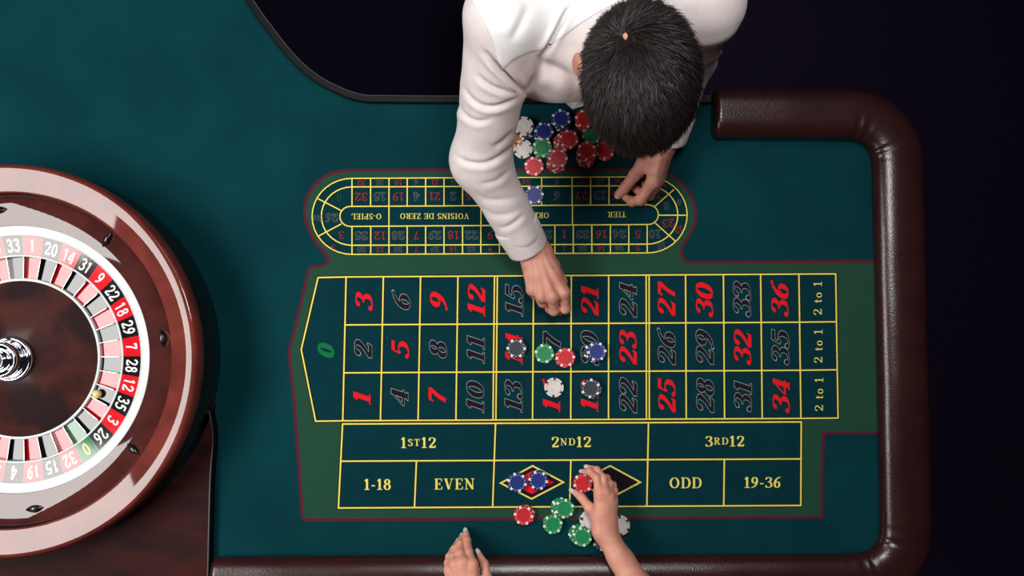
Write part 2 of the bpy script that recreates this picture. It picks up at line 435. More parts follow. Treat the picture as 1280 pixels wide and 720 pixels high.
# ---- lettering: broad-nib strokes
def ell(cx, cy, rx, ry, a0=90, a1=450, n=22):
    return [(cx + rx * math.cos(math.radians(a0 + (a1 - a0) * i / n)), cy + ry * math.sin(math.radians(a0 + (a1 - a0) * i / n))) for i in range(n + 1)]
def S(*p): return ('s', p)         # smooth
def Ln(*p): return ('l', p)        # straight
def B(w, *p): return ('b', p, w)   # bar of fixed width
G = {
 '0': (0.62, [('c', ell(.30, .5, .21, .46))]),
 '1': (0.50, [Ln((.25, 1), (.25, 0)), S((.06, .80), (.14, .84), (.21, .96)), B(.07, (.04, .035), (.46, .035))]),
 '2': (0.62, [S((.08, .72), (.13, .90), (.30, .96), (.47, .88), (.50, .70), (.38, .46), (.20, .24), (.08, .10)), B(.15, (.06, .075), (.54, .075)), B(.06, (.54, .02), (.57, .24))]),
 '3': (0.60, [S((.08, .80), (.15, .92), (.28, .96), (.44, .90), (.48, .74), (.38, .58), (.22, .53)), S((.22, .53), (.42, .49), (.52, .32), (.48, .12), (.28, .03), (.12, .06), (.07, .18))]),
 '4': (0.64, [B(.06, (.42, .98), (.04, .30)), B(.09, (.03, .28), (.60, .28)), Ln((.43, .98), (.43, .0)), B(.06, (.28, .03), (.58, .03))]),
 '5': (0.60, [B(.15, (.15, .92), (.53, .92)), B(.07, (.16, .95), (.11, .52)), S((.10, .52), (.22, .60), (.40, .57), (.51, .40), (.48, .16), (.30, .03), (.13, .05), (.06, .15))]),
 '6': (0.62, [S((.53, .96), (.36, .88), (.18, .66), (.11, .38), (.15, .14), (.30, .03), (.45, .12), (.50, .32), (.44, .50), (.30, .56), (.16, .44))]),
 '7': (0.58, [B(.15, (.08, .91), (.54, .91)), B(.06, (.075, .96), (.06, .72)), B(.15, (.50, .90), (.32, .45), (.24, .0))]),
 '8': (0.62, [('c', ell(.30, .74, .17, .21)), ('c', ell(.30, .27, .21, .25))]),
 '9': (0.62, [S((.08, .04), (.26, .12), (.43, .34), (.50, .62), (.46, .86), (.31, .97), (.16, .88), (.11, .68), (.17, .50), (.31, .44), (.45, .56))]),
 '-': (0.40, [B(.11, (.05, .38), (.34, .38))]),
 'O': (0.86, [('c', ell(.42, .5, .32, .46))]), 'o': (0.56, [('c', ell(.27, .32, .19, .29))]),
 't': (0.40, [Ln((.17, .85), (.17, .06)), B(.06, (.03, .62), (.34, .62)), B(.06, (.15, .04), (.34, .06))]),
 'I': (0.44, [Ln((.21, 1), (.21, 0)), B(.06, (.04, .97), (.38, .97)), B(.06, (.04, .03), (.38, .03))]),
 'E': (0.74, [Ln((.20, 1), (.20, 0)), B(.06, (.04, .97), (.62, .97)), B(.06, (.04, .03), (.65, .03)), B(.06, (.2, .52), (.48, .52)), B(.07, (.62, .98), (.62, .74)), B(.07, (.65, .02), (.65, .28)), B(.06, (.48, .62), (.48, .40))]),
 'L': (0.70, [Ln((.20, 1), (.20, 0)), B(.06, (.04, .97), (.36, .97)), B(.06, (.04, .03), (.62, .03)), B(.07, (.62, .02), (.62, .30))]),
 'V': (0.82, [B(.17, (.15, .98), (.42, .02)), B(.06, (.66, .98), (.42, .02)), B(.06, (.02, .97), (.32, .97)), B(.06, (.52, .97), (.80, .97))]),
 'N': (0.86, [B(.07, (.16, 1), (.16, 0)), B(.17, (.15, .96), (.68, .04)), B(.07, (.69, 1), (.69, 0)), B(.06, (.0, .97), (.18, .97)), B(.06, (.04, .03), (.30, .03)), B(.06, (.56, .97), (.82, .97))]),
 'D': (0.84, [Ln((.20, 1), (.20, 0)), B(.06, (.04, .97), (.38, .97)), B(.06, (.04, .03), (.38, .03)), S((.36, .97), (.58, .90), (.72, .68), (.73, .34), (.60, .10), (.36, .03))]),
 'Z': (0.74, [B(.06, (.10, .97), (.62, .97)), B(.17, (.58, .95), (.12, .05)), B(.06, (.06, .03), (.64, .03)), B(.06, (.10, .98), (.08, .76)), B(.07, (.64, .02), (.66, .26))]),
 'S': (0.62, [S((.48, .78), (.42, .92), (.28, .97), (.12, .88), (.12, .70), (.30, .54), (.48, .38), (.50, .18), (.36, .04), (.18, .04), (.07, .22))]),
 'P': (0.72, [Ln((.20, 1), (.20, 0)), B(.06, (.04, .97), (.38, .97)), B(.06, (.04, .03), (.38, .03)), S((.36, .97), (.56, .90), (.60, .72), (.54, .54), (.34, .47))]),
 'R': (0.82, [Ln((.20, 1), (.20, 0)), B(.06, (.04, .97), (.38, .97)), B(.06, (.04, .03), (.36, .03)), S((.36, .97), (.56, .90), (.60, .74), (.52, .58), (.34, .51)), B(.16, (.40, .50), (.66, .03)), B(.06, (.60, .03), (.80, .03))]),
 'H': (0.90, [Ln((.20, 1), (.20, 0)), Ln((.68, 1), (.68, 0)), B(.06, (.04, .97), (.36, .97)), B(.06, (.04, .03), (.36, .03)), B(.06, (.52, .97), (.84, .97)), B(.06, (.52, .03), (.84, .03)), B(.06, (.2, .5), (.68, .5))]),
 'T': (0.74, [Ln((.36, 1), (.36, 0)), B(.06, (.05, .97), (.67, .97)), B(.06, (.20, .03), (.52, .03)), B(.06, (.05, .98), (.04, .74)), B(.06, (.67, .98), (.68, .74))]),
 ' ': (0.36, []),
}
def glyph_mesh(ch, thick, thin, grow=0.0, mono=None, noserif=False):
    v, f = [], []; ly = 0
    for s in G[ch][1]:
        kind, pts = s[0], s[1]
        if noserif and kind == 'b' and s[2] <= 0.07 and ch == '1': continue
        closed = kind == 'c'
        if kind == 's': p = spline(pts, 5)
        elif closed: p = np.array(pts[:-1])
        else: p = np.array(pts, float)
        n = len(p); wd = []
        for i in range(n):
            if closed: t = p[(i + 1) % n] - p[i - 1]
            else: t = p[min(i + 1, n - 1)] - p[max(i - 1, 0)]
            t = t / np.linalg.norm(t)
            if mono: wv = mono
            elif kind == 'b': wv = s[2] * (thick / 0.17 if s[2] > 0.08 else thin / 0.06)
            else: wv = thin + (thick - thin) * abs(t[1]) ** 1.6
            wd.append(wv + 2 * grow)
        if grow and not closed:
            d = p[0] - p[1]; p[0] = p[0] + d / np.linalg.norm(d) * grow
            d = p[-1] - p[-2]; p[-1] = p[-1] + d / np.linalg.norm(d) * grow
        a, b = miter(p, wd, closed); k = len(v); v += [(q[0], q[1], ly + 2.0 * (j // 2) / max(1, n)) for j, q in enumerate(a)]; ly += 3; f += [tuple(i + k for i in q) for q in b]
        if kind == 's' and not mono:   # ball terminal
            for e in (p[0], p[-1])[:1 if ch in '2SDPR' else 2]:
                if ch in 'DPR' or (ch == '3' and abs(e[1] - .53) < .03) or (ch == '5' and abs(e[1] - .52) < .05) or (ch in '69' and .3 < e[1] < .7) or ch == '1': continue
                r = thick * 0.36 + grow; k = len(v)
                v += [(e[0] + r * math.cos(t), e[1] + r * math.sin(t), ly) for t in np.linspace(0, 2 * PI, 9)[:-1]]; f.append(tuple(range(k, k + 8))); ly += 1
    return v, f

def text2d(txt, thick=0.17, thin=0.06, grow=0.0, shear=0.0, xs=1.0, gap=0.02, mono=None, noserif=False, sizes=None):
    x = 0; v, f = [], []
    for i, ch in enumerate(txt):
        k = sizes[i] if sizes else 1.0
        a, b = glyph_mesh(ch, thick, thin, grow, mono, noserif); n = len(v)
        v += [((x + p[0] * k * xs + shear * (p[1] * k - .5)), p[1] * k + (1 - k) * 0.55, p[2]) for p in a]; f += [tuple(i2 + n for i2 in q) for q in b]
        x += (G[ch][0] * k + gap) * xs
    x -= gap * xs
    return [(p[0] - x / 2, p[1] - 0.5, p[2]) for p in v], f, x

def put_text(name, txt, cx, cy, cap, rot, z, m, **kw):
    v, f, _ = text2d(txt, **kw)
    c, s = math.cos(math.radians(rot)), math.sin(math.radians(rot))
    px = [(cx + cap * (p[0] * c - p[1] * s), cy - cap * (p[0] * s + p[1] * c), p[2] * 1.5e-5) for p in v]
    return decal(name, px, f, z, m)

RED = {1, 3, 5, 7, 9, 12, 14, 16, 18, 19, 21, 23, 25, 27, 30, 32, 34, 36}
def layout_number(n, x, y, cap, rot, shear, outline_w, red, grey, thick, thin, xs=1.0):
    kw = dict(shear=shear, xs=xs, gap=0.06)
    if n in RED: put_text('printed_number', str(n), x, y, cap, rot, Z4, red, thick=thick, thin=thin, **kw)
    else:
        put_text('number_outline', str(n), x, y, cap, rot, Z4, grey, thick=thick, thin=thin, grow=outline_w, **kw)
        put_text('printed_number', str(n), x, y, cap, rot, Z5, 'dark_num', thick=thick, thin=thin, **kw)
for c in range(12):
    for r in range(3):
        n = 3 * c + 3 - r
        q = [g(c, r), g(c + 1, r), g(c, r + 1), g(c + 1, r + 1)]
        x = sum(a[0] for a in q) / 4; y = sum(a[1] for a in q) / 4
        layout_number(n, x - 0.3, y, 21.5, 90, 0.34, 0.020, 'red_print', 'grey_line', 0.205, 0.06, 1.45)
put_text('printed_number', '0', 407.5, 437.5, 20, 90, Z4, 'green_num', thick=0.26, thin=0.12, shear=0.32, xs=1.3)
for r in range(3):
    x = (g(12, r)[0] + TR[r][0]) / 2 + 0.5; y = (TR[r][1] + TR[r + 1][1]) / 2 + 0.5
    put_text('printed_text', '2 to 1', x, y, 10.5, 90, Z4, 'yellow', thick=0.115, thin=0.055, xs=1.22, gap=0.10)
def lt(u, v): return bil(LT, u, v)
for u, t in ((0.167, '1ST12'), (0.5, '2ND12'), (0.834, '3RD12')):
    x, y = lt(u, vm / 2 + 0.005)
    put_text('printed_text', t, x, y, 13.2, 0.3, Z4, 'yellow', sizes=[1, .66, .66, 1, 1], thick=0.17, thin=0.06, xs=1.15, gap=0.10)
for u, t in ((0.0823, '1-18'), (0.2490, 'EVEN'), (0.750, 'ODD'), (0.9166, '19-36')):
    x, y = lt(u, (1 + vm) / 2)
    put_text('printed_text', t, x, y, 13.6, 0.3, Z4, 'yellow', thick=0.175, thin=0.06, xs=1.10, gap=0.08)
for t, x, y, wtxt in (('O-SPIEL', 458, 270.6, 1.12), ('VOISINS DE ZERO', 543, 270.2, 1.14), ('ORPHELINS', 659, 269.2, 1.1), ('TIER', 771, 268.2, 1.15)):
    put_text('printed_text', t, x, y, 7.0, 180, Z4, 'yellow', thick=0.145, thin=0.065, xs=wtxt, gap=0.05)
def race(n, x, y, cap, rot=180):
    layout_number(n, x, y, cap, rot, 0, 0.045, 'red_dim', 'grey_dim', 0.105, 0.055, 1.2 if cap > 8 else 1.35)
for i, n in enumerate([32, 15, 19, 4, 21, 2, 25, 17, 34, 6, 27, 13, 36, 11]):
    x = (top_x[i] + top_x[i + 1]) / 2
    race(n, x, yA(x, 246, 244), 10.2); race(n, x, yA(x, 228.4, 226.8), 6)
for i, n in enumerate([35, 12, 28, 7, 29, 18, 22, 9, 31, 14, 20, 1, 33, 16, 24, 5]):
    x = (bot_x[i] + bot_x[i + 1]) / 2
    race(n, x, yA(x, 294.8, 292.6), 10.2); race(n, x, yA(x, 312.2, 310.4), 6)
race(26, 415, 272, 10); race(3, 427, 294, 9.5); race(26, 396.5, 272.5, 6.5); race(3, 416.5, 309, 6)
race(30, 820, 243.5, 9.5); race(8, 833, 257.5, 9.5); race(23, 835.5, 279, 10, 188); race(10, 818.5, 292.5, 10)
race(30, 829, 230.5, 6); race(8, 849, 253, 6.5); race(23, 849, 287, 6.5, 215); race(10, 827, 307.5, 6.5, 195)
put_text('printed_number', '0', 424, 247, 9.5, 180, Z4, 'felt_green', thick=0.14, thin=0.07)

# ------------------------------------------------------------------ roulette wheel
wheel = empty('roulette_wheel', (WX, WY, T), 'large mahogany roulette wheel with chrome turret and white number ring', 'roulette wheel')
W0 = (WX, WY, T)
prof = [(0.30, 0.0005), (0.362, 0.0005), (0.364, 0.004), (0.364, 0.052), (0.3665, 0.055), (0.3665, 0.060), (0.364, 0.063), (0.364, 0.100)]
v, f = lathe(prof, 128, W0); mk('bowl_side', v, f, 'bowl_side', wheel, True)
v, f = lathe([(0.3635, 0.100), (0.3660, 0.104), (0.3672, 0.112), (0.3664, 0.122), (0.3640, 0.1300), (0.3605, 0.1342), (0.3565, 0.1354), (0.340, 0.1313), (0.3160, 0.1253), (0.3128, 0.1246), (0.3117, 0.1230)], 144, W0)
rim = mk('rim', v, f, 'rim_wood', wheel, True)
v, f = lathe([(0.3117, 0.123), (0.3113, 0.122), (0.3113, 0.108), (0.3100, 0.106)], 128, W0); mk('rim_lip', v, f, 'bowl_side', rim, True)
v, f = lathe([(0.3112, 0.106), (0.3095, 0.0975), (0.3060, 0.0944), (0.2700, 0.0872), (0.2550, 0.0842)], 128, W0); mk('ball_track', v, f, 'track_wood', wheel, True)
v, f = lathe([(0.2549, 0.076), (0.2549, 0.0822), (0.2540, 0.0830), (0.2500, 0.0822), (0.2490, 0.0816), (0.2480, 0.0818), (0.2370, 0.0790), (0.2354, 0.0780), (0.2352, 0.076)], 144, W0); mk('white_ring', v, f, 'white_ring', wheel, True)
v, f = lathe([(0.2552, 0.0835), (0.2549, 0.0770)], 128, W0); mk('shadow_gap', v, f, 'bowl_side', wheel, True)
# joint of two veneers on the rim and the track
ORDER = [0, 32, 15, 19, 4, 21, 2, 25, 17, 34, 6, 27, 13, 36, 11, 30, 8, 23, 10, 5, 24, 16, 33, 1, 20, 14, 31, 9, 22, 18, 29, 7, 28, 12, 35, 3, 26]
A0 = math.radians(-52.3); DA = 2 * PI / 37
RO, RI, ZO, ZI = 0.2352, 0.1998, 0.0778, 0.0708
def ringpt(r, a, z): return (WX + r * math.cos(a), WY + r * math.sin(a), T + z)
for i, n in enumerate(ORDER):
    a = A0 - i * DA
    colr = 'num_green' if n == 0 else ('num_red' if n in RED else 'num_black')
    # number tile
    v, f = [], []
    ks = 5
    for j in range(ks + 1):
        t = a - DA / 2 + DA * j / ks
        v += [ringpt(RI, t, ZI), ringpt(RO, t, ZO), ringpt(RI, t, ZI - 0.003), ringpt(RO, t, ZO - 0.003)]
    for j in range(ks):
        b = 4 * j; f += [(b, b + 1, b + 5, b + 4), (b + 2, b + 6, b + 7, b + 3), (b, b + 4, b + 6, b + 2), (b + 1, b + 3, b + 7, b + 5)]
    f += [(0, 2, 3, 1), (4 * ks, 4 * ks + 1, 4 * ks + 3, 4 * ks + 2)]
    f = [tuple(reversed(q)) for q in f]
    tile = mk('number_tile', v, f, colr, wheel)
    tv, tf, _ = text2d(str(n), mono=0.155, xs=0.80, gap=0.10, noserif=True)
    cap = 0.0235; rm = (RO + RI) / 2
    out = []
    for p in tv:
        r = rm + p[1] * cap; t = a - p[0] * cap / rm
        out.append(ringpt(r, t, ZI + (ZO - ZI) * (r - RI) / (RO - RI) + 0.0004 + p[2] * 1.5e-5))
    mk('wheel_number', out, up_fix(out, tf), 'num_gold' if n == 0 else 'num_white', tile)
    # pocket floor
    v, f = [], []
    for j in range(4):
        t = a - DA / 2 + DA * j / 3
        v += [ringpt(0.1545, t, 0.0605), ringpt(0.1958, t, 0.0605), ringpt(0.1545, t, 0.0585), ringpt(0.1958, t, 0.0585)]
    for j in range(3):
        b = 4 * j; f += [(b, b + 4, b + 5, b + 1), (b + 2, b + 3, b + 7, b + 6), (b, b + 2, b + 6, b + 4), (b + 1, b + 5, b + 7, b + 3)]
    mk('pocket_floor', v, f, colr, wheel)
    # fret between pockets
    t = a - DA / 2; hw = 0.00045
    v = []
    for r, zt in ((0.1545, 0.0685), (0.1600, 0.0690), (0.1900, 0.0700), (0.1958, 0.0715)):
        for sgn in (-1, 1):
            tt = t + sgn * hw / r; v += [ringpt(r, tt, 0.0606), ringpt(r, tt, zt)]
    f = []
    for j in range(3):
        b = 4 * j
        f += [(b, b + 1, b + 5, b + 4), (b + 2, b + 6, b + 7, b + 3), (b + 1, b + 3, b + 7, b + 5)]
    f += [(0, 2, 3, 1), (12, 13, 15, 14)]
    mk('pocket_divider', v, f, 'fret', wheel)
v, f = lathe([(0.1960, 0.058), (0.1960, 0.0712), (0.1966, 0.0720), (0.1990, 0.0722), (0.1998, 0.0714), (0.1998, 0.066)], 128, W0); mk('inner_ring', v, f, 'white_ring', wheel, True)
v, f = lathe([(0.1546, 0.0586), (0.1546, 0.0685), (0.1540, 0.0695), (0.1505, 0.0698), (0.1492, 0.0690)], 128, W0); mk('cone_ring', v, f, 'white_ring', wheel, True)
v, f = lathe([(0.1492, 0.0696), (0.110, 0.0798), (0.070, 0.0900), (0.040, 0.0985), (0.020, 0.1010)], 96, W0); mk('cone', v, f, 'cone_wood', wheel, True)
v, f = lathe([(0.0430, 0.0965), (0.0430, 0.1040), (0.0418, 0.1075), (0.0385, 0.1090), (0.0350, 0.1075), (0.0335, 0.1040), (0.0310, 0.1035), (0.0290, 0.1120), (0.0300, 0.1180),
              (0.0325, 0.1225), (0.0330, 0.1300), (0.0322, 0.1380), (0.0300, 0.1430), (0.0280, 0.1425), (0.0250, 0.1385), (0.0200, 0.1360), (0.0150, 0.1380), (0.0130, 0.1450),
              (0.0150, 0.1520), (0.0160, 0.1580), (0.0140, 0.1640), (0.0080, 0.1670), (0.0005, 0.1675)], 72, W0)
turret = mk('turret', v, f, 'chrome', wheel, True)
for k in range(4):
    a = math.radians(20 + 90 * k)
    p0 = np.array(ringpt(0.030, a, 0.131)); p1 = np.array(ringpt(0.055, a, 0.138))
    mb = MB(); d = p1 - p0
    ax = d / np.linalg.norm(d); n1 = np.cross(ax, [0, 0, 1]); n1 /= np.linalg.norm(n1); n2 = np.cross(ax, n1)
    if k in (0, 3): continue
    rings = [(0, .005), (.5, .0042), (.75, .006), (1.0, .0075), (1.15, .006), (1.25, .001)]
    v, f = [], []
    for tt, r in rings:
        for q in range(12): v.append(p0 + d * tt + (n1 * math.cos(q * PI / 6) + n2 * math.sin(q * PI / 6)) * r)
    for i in range(len(rings) - 1):
        for q in range(12): f.append((i * 12 + q, i * 12 + (q + 1) % 12, i * 12 + 12 + (q + 1) % 12, i * 12 + 12 + q))
    mk('turret_handle', v, f, 'chrome', turret, True)
# diamond deflectors on the ball track
for k in range(8):
    a = math.radians(97 - 44.5 * k); radial = k % 2 == 1
    r0 = 0.284; z0 = 0.0935
    c = np.array(ringpt(r0, a, z0)); er = np.array([math.cos(a), math.sin(a), 0.28]); er /= np.linalg.norm(er)
    etv = np.array([-math.sin(a), math.cos(a), 0]); nn = np.cross(er, etv)
    if nn[2] < 0: nn = -nn
    ea, eb = (er, etv) if radial else (etv, er)
    v, f = [], []
    nu, nv = 14, 6
    for i in range(nu + 1):
        x = -1 + 2 * i / nu; wv = max(0.02, (1 - abs(x) ** 1.9)) 
        for j in range(nv + 1):
            t = PI * j / nv
            v.append(c + ea * x * 0.0165 + eb * math.cos(t) * 0.0066 * wv + nn * (math.sin(t) * 0.0062 * wv - 0.001))
    for i in range(nu):
        for j in range(nv): b = i * (nv + 1) + j; f.append((b, b + nv + 1, b + nv + 2, b + 1))
    mk('deflector', v, f, 'bowl_side', wheel, True)

# ball
bc = U(123.5, 494, 0.070)
ang = math.atan2(bc[1] - WY, bc[0] - WX)
bc = np.array(ringpt(0.1640, ang, 0.0605 + 0.0088))
bm = bmesh.new(); bmesh.ops.create_uvsphere(bm, u_segments=32, v_segments=20, radius=0.0087)
me = bpy.data.meshes.new('roulette_ball'); bm.to_mesh(me); bm.free(); me.materials.append(M['ball'])
me.polygons.foreach_set('use_smooth', [True] * len(me.polygons))
bo = bpy.data.objects.new('roulette_ball', me); COL.objects.link(bo); bo.location = bc
tag(bo, 'small ivory roulette ball lying in a pocket of the wheel', 'ball')

# ------------------------------------------------------------------ chips
CR, CHH = 0.0193, 0.0033
def chip_meshes():
    b = [(0.0002, 0), (CR - 0.0005, 0), (CR, 0.0005), (CR, CHH - 0.0005), (CR - 0.0005, CHH), (0.0128, CHH), (0.0124, CHH - 0.0002), (0.0002, CHH - 0.0002)]
    v, f = lathe(b, 48)
    out = {}
    out['body'] = (v, f)
    mv, mf = [], []
    for k in range(6):
        a = k * PI / 3; hw = 0.0023
        prof = [(0.0148, CHH + 0.0001), (CR - 0.0004, CHH + 0.0001), (CR + 0.0001, CHH - 0.0005), (CR + 0.0001, 0.0005), (CR - 0.0004, 0.0001)]
        n0 = len(mv); ns = 5
        for i in range(ns):
            s = -hw + 2 * hw * i / (ns - 1)
            for r, z in prof:
                t = a + s / max(r, 0.0155); mv.append((r * math.cos(t), r * math.sin(t), z))
        for i in range(ns - 1):
            for q in range(4): p = n0 + i * 5 + q; mf.append((p, p + 1, p + 6, p + 5))
    out['edge_inserts'] = (mv, [tuple(q) for q in mf])
    mv, mf = [], []
    for k in range(18):
        a = (k + 0.5) * PI / 9
        if k % 3 == 1: r0, r1, hw = 0.0150, 0.0162, 0.0008
        else: r0, r1, hw = 0.0138, 0.0150, 0.0008
        n0 = len(mv)
        for s in (-1, 1):
            for r in (r0, r1): t = a + s * hw / r; mv.append((r * math.cos(t), r * math.sin(t), CHH + 0.00008))
        mf.append((n0, n0 + 1, n0 + 3, n0 + 2))
    out['ring_marks'] = (mv, up_fix(mv, mf))
    return out
cm = chip_meshes(); CM = {}
for k in CH:
    mk_ = 'chip_mark_dark' if k in ('white',) else 'chip_mark_white'
    CM[k] = (newmesh('chip_' + k, *cm['body'], 'chip_' + k, True), newmesh('edge_inserts_' + k, *cm['edge_inserts'], mk_), newmesh('ring_marks_' + k, *cm['ring_marks'], mk_))
    me = CM[k][0]
    for p in me.polygons: p.use_smooth = False
def chip(color, loc, rot, label, group=None):
    o = bpy.data.objects.new('casino_chip', CM[color][0]); COL.objects.link(o)
    o.location = loc; o.rotation_euler = (0, 0, rot); tag(o, label, 'chip', group)
    for nm, me in zip(('edge_inserts', 'ring_marks'), CM[color][1:]):
        c = bpy.data.objects.new(nm, me); COL.objects.link(c); c.parent = o
    return o
ORD = ['', 'second', 'third', 'fourth', 'fifth', 'sixth', 'seventh', 'eighth']
# (x, y of the top chip in the photograph, colours from top to bottom, lean in px per chip towards the bottom, phrase)
stacks = [
 (654.8, 157.5, ['white', 'black', 'black', 'black'], (0.6, 1.8), "stack beside dealer's sleeve nearest the black edge"),
 (653.8, 186.0, ['white', 'white'], (0.1, 0.4), "pair beside dealer's sleeve above red single chip"),
 (643.2, 172.5, ['orange', 'orange'], (0, 0.3), "pair half hidden under dealer's sleeve"),
 (680.0, 164.4, ['blue', 'blue', 'blue'], (-0.9, 0.9), "stack between white and green stacks near dealer"),
 (678.0, 184.5, ['green', 'green', 'green'], (0.1, 0.9), "stack just below the blue one by dealer's sleeve"),
 (667.5, 207.8, ['red'], (0, 0), "nearest the racetrack top border, alone"),
 (701.5, 148.3, ['blue', 'blue', 'black', 'blue'], (0.1, 1.4), "tall stack under dealer's collar"),
 (711.0, 174.0, ['red'] * 6, (-1.6, 0.9), "leaning stack amid the dealer's pile"),
 (697.5, 198.0, ['red'] * 5, (-0.6, 1.7), "leaning stack close above the racetrack border"),
 (733.5, 188.5, ['red'] * 7, (-0.2, 1.5), "tallest stack left of the dealer's forehead"),
 (731.0, 148.5, ['red'] * 4, (0.1, 1.3), "stack tucked beside the dealer's hair top left"),
 (739.5, 168.7, ['green', 'green'], (0.1, 0.5), "pair tucked beside the dealer's hair"),
 (756.0, 187.5, ['red'] * 3, (0, 0.6), "stack shaded under the dealer's hair"),
 (667.6, 243.6, ['blue'], (0, 0), "lying alone on the racetrack beside dealer's forearm"),
 (645.3, 435.6, ['black', 'black'], (0.5, 0.6), "pair covering a red number left of green chip"),
 (680.5, 442.0, ['green'], (0, 0), "lying flat alone beside the red stack mid layout"),
 (706.7, 447.0, ['red', 'red', 'red'], (-0.3, 0.5), "stack between lone green chip and blue chip"),
 (746.0, 439.6, ['blue', 'black', 'black'], (-2.2, 0.5), "blue topped stack right of red one"),
 (692.6, 484.4, ['white'], (0, 0), "lying alone below the green and red mid layout chips"),
 (738.3, 485.6, ['black', 'black', 'black'], (0.7, 0.4), "dark stack right of lone white chip"),
 (646.4, 603.2, ['blue', 'blue'], (-0.1, -0.6), "pair at left tip of red diamond"),
 (672.8, 600.6, ['blue', 'blue'], (0.3, -0.5), "pair in the middle of red diamond"),
 (654.5, 644.3, ['red', 'red', 'red'], (0.9, -0.5), "stack on the burgundy border below red diamond"),
 (705.6, 636.0, ['green', 'green', 'green'], (-2.6, -0.8), "stack on the bottom yellow line below red diamond"),
 (691.0, 655.6, ['green', 'green'], (-0.5, -0.5), "pair just below the bottom burgundy border"),
 (727.8, 671.2, ['green', 'green', 'green', 'green'], (-1.7, -1.1), "stack beside the player's right wrist"),
 (775.3, 657.3, ['white', 'white'], (-0.4, -0.7), "pair right of the player's wrist"),
 (738.0, 651.5, ['white', 'white', 'white'], (-0.6, -0.7), "stack mostly hidden under player's right hand"),
 (753.0, 676.5, ['black'], (0, 0), "under the player's right wrist"),
 (728.6, 604.0, ['red'], (0, 0), "held between player's right thumb and index finger"),
]
for si, (x, y, cols, lean, ph) in enumerate(stacks):
    n = len(cols)
    for i, c in enumerate(cols):
        z = (n - 1 - i) * (CHH + 0.00015) + 0.0020
        j = 0.35 if 0 < i else 0
        p = U(x + lean[0] * i + random.uniform(-j, j), y + lean[1] * i + random.uniform(-j, j), z + CHH)
        cn = 'dark slate' if c == 'black' else c
        if n == 1: lab = f"{cn} chip {ph}"
        elif i == 0: lab = f"{cn} chip on top of {ph}"
        else: lab = f"{cn} chip {ORD[i]} from top in {ph}"
        chip(c, (p[0], p[1], T + z), random.uniform(0, PI), lab, 'casino chips on the table')

# ------------------------------------------------------------------ signed distance bodies
def v3(a): return np.asarray(a, np.float32)
class Grid:
    def __init__(s, lo, hi, res):
        s.lo = np.array(lo, float); s.res = res
        n = np.ceil((np.array(hi) - s.lo) / res).astype(int) + 1
        ax = [(s.lo[i] + np.arange(n[i]) * res).astype(np.float32) for i in range(3)]
        s.X, s.Y, s.Z = ax[0][:, None, None], ax[1][None, :, None], ax[2][None, None, :]
        s.n = n
    def cap(s, a, b, ra, rb):
        a = v3(a); b = v3(b); ba = b - a; L = float(ba @ ba) + 1e-12
        px, py, pz = s.X - a[0], s.Y - a[1], s.Z - a[2]
        h = np.clip((px * ba[0] + py * ba[1] + pz * ba[2]) / L, 0, 1)
        return np.sqrt((px - h * ba[0]) ** 2 + (py - h * ba[1]) ** 2 + (pz - h * ba[2]) ** 2) - (ra + (rb - ra) * h)
    def ell(s, c, r, R=None):
        c = v3(c); px, py, pz = s.X - c[0], s.Y - c[1], s.Z - c[2]
        if R is not None:
            R = np.array(R, np.float32)      # rows = local axes in world
            px, py, pz = [px * R[i, 0] + py * R[i, 1] + pz * R[i, 2] for i in range(3)]
        k0 = np.sqrt((px / r[0]) ** 2 + (py / r[1]) ** 2 + (pz / r[2]) ** 2)
        k1 = np.sqrt((px / r[0] ** 2) ** 2 + (py / r[1] ** 2) ** 2 + (pz / r[2] ** 2) ** 2) + 1e-9
        return k0 * (k0 - 1) / k1
    def mesh(s, d):
        bg = 4 * s.res
        arr = np.clip(np.broadcast_to(d, s.n), -bg, bg).astype(np.float32).copy()
        for sl in ((0,), (-1,)):
            arr[sl[0], :, :] = bg; arr[:, sl[0], :] = bg; arr[:, :, sl[0]] = bg
        gr = openvdb.FloatGrid(bg); gr.copyFromArray(arr)
        pts, quads = gr.convertToQuads(0.0)
        pts = np.asarray(pts, float) * s.res + s.lo
        q = np.asarray(quads, int)
        a, b, c = pts[q[:, 0]], pts[q[:, 1]], pts[q[:, 2]]; dd = pts[q[:, 3]]
        vol = np.einsum('ij,ij->i', a, np.cross(b, c)).sum() + np.einsum('ij,ij->i', a, np.cross(c, dd)).sum()
        if vol < 0: q = q[:, ::-1]
        return pts, q
def smin(a, b, k):
    h = np.maximum(k - np.abs(a - b), 0) / k
    return np.minimum(a, b) - h * h * k * 0.25
def smax(a, b, k): return -smin(-a, -b, k)

def np_mesh(name, parts, material, parent=None, smooth=True):
    vs_, qs, n = [], [], 0
    for p, q in parts: vs_.append(p); qs.append(q + n); n += len(p)
    V = np.concatenate(vs_); Q = np.concatenate(qs)
    me = bpy.data.meshes.new(name)
    me.vertices.add(len(V)); me.vertices.foreach_set('co', V.astype(np.float32).ravel())
    me.loops.add(Q.size); me.loops.foreach_set('vertex_index', Q.astype(np.int32).ravel())
    me.polygons.add(len(Q)); me.polygons.foreach_set('loop_start', np.arange(0, Q.size, 4, dtype=np.int32))
    me.polygons.foreach_set('use_smooth', np.ones(len(Q), bool) if smooth else np.zeros(len(Q), bool))
    me.materials.append(M[material]); me.update(calc_edges=True); me.validate()
    o = bpy.data.objects.new(name, me); COL.objects.link(o)
    if parent is not None: attach(o, parent)
    return o

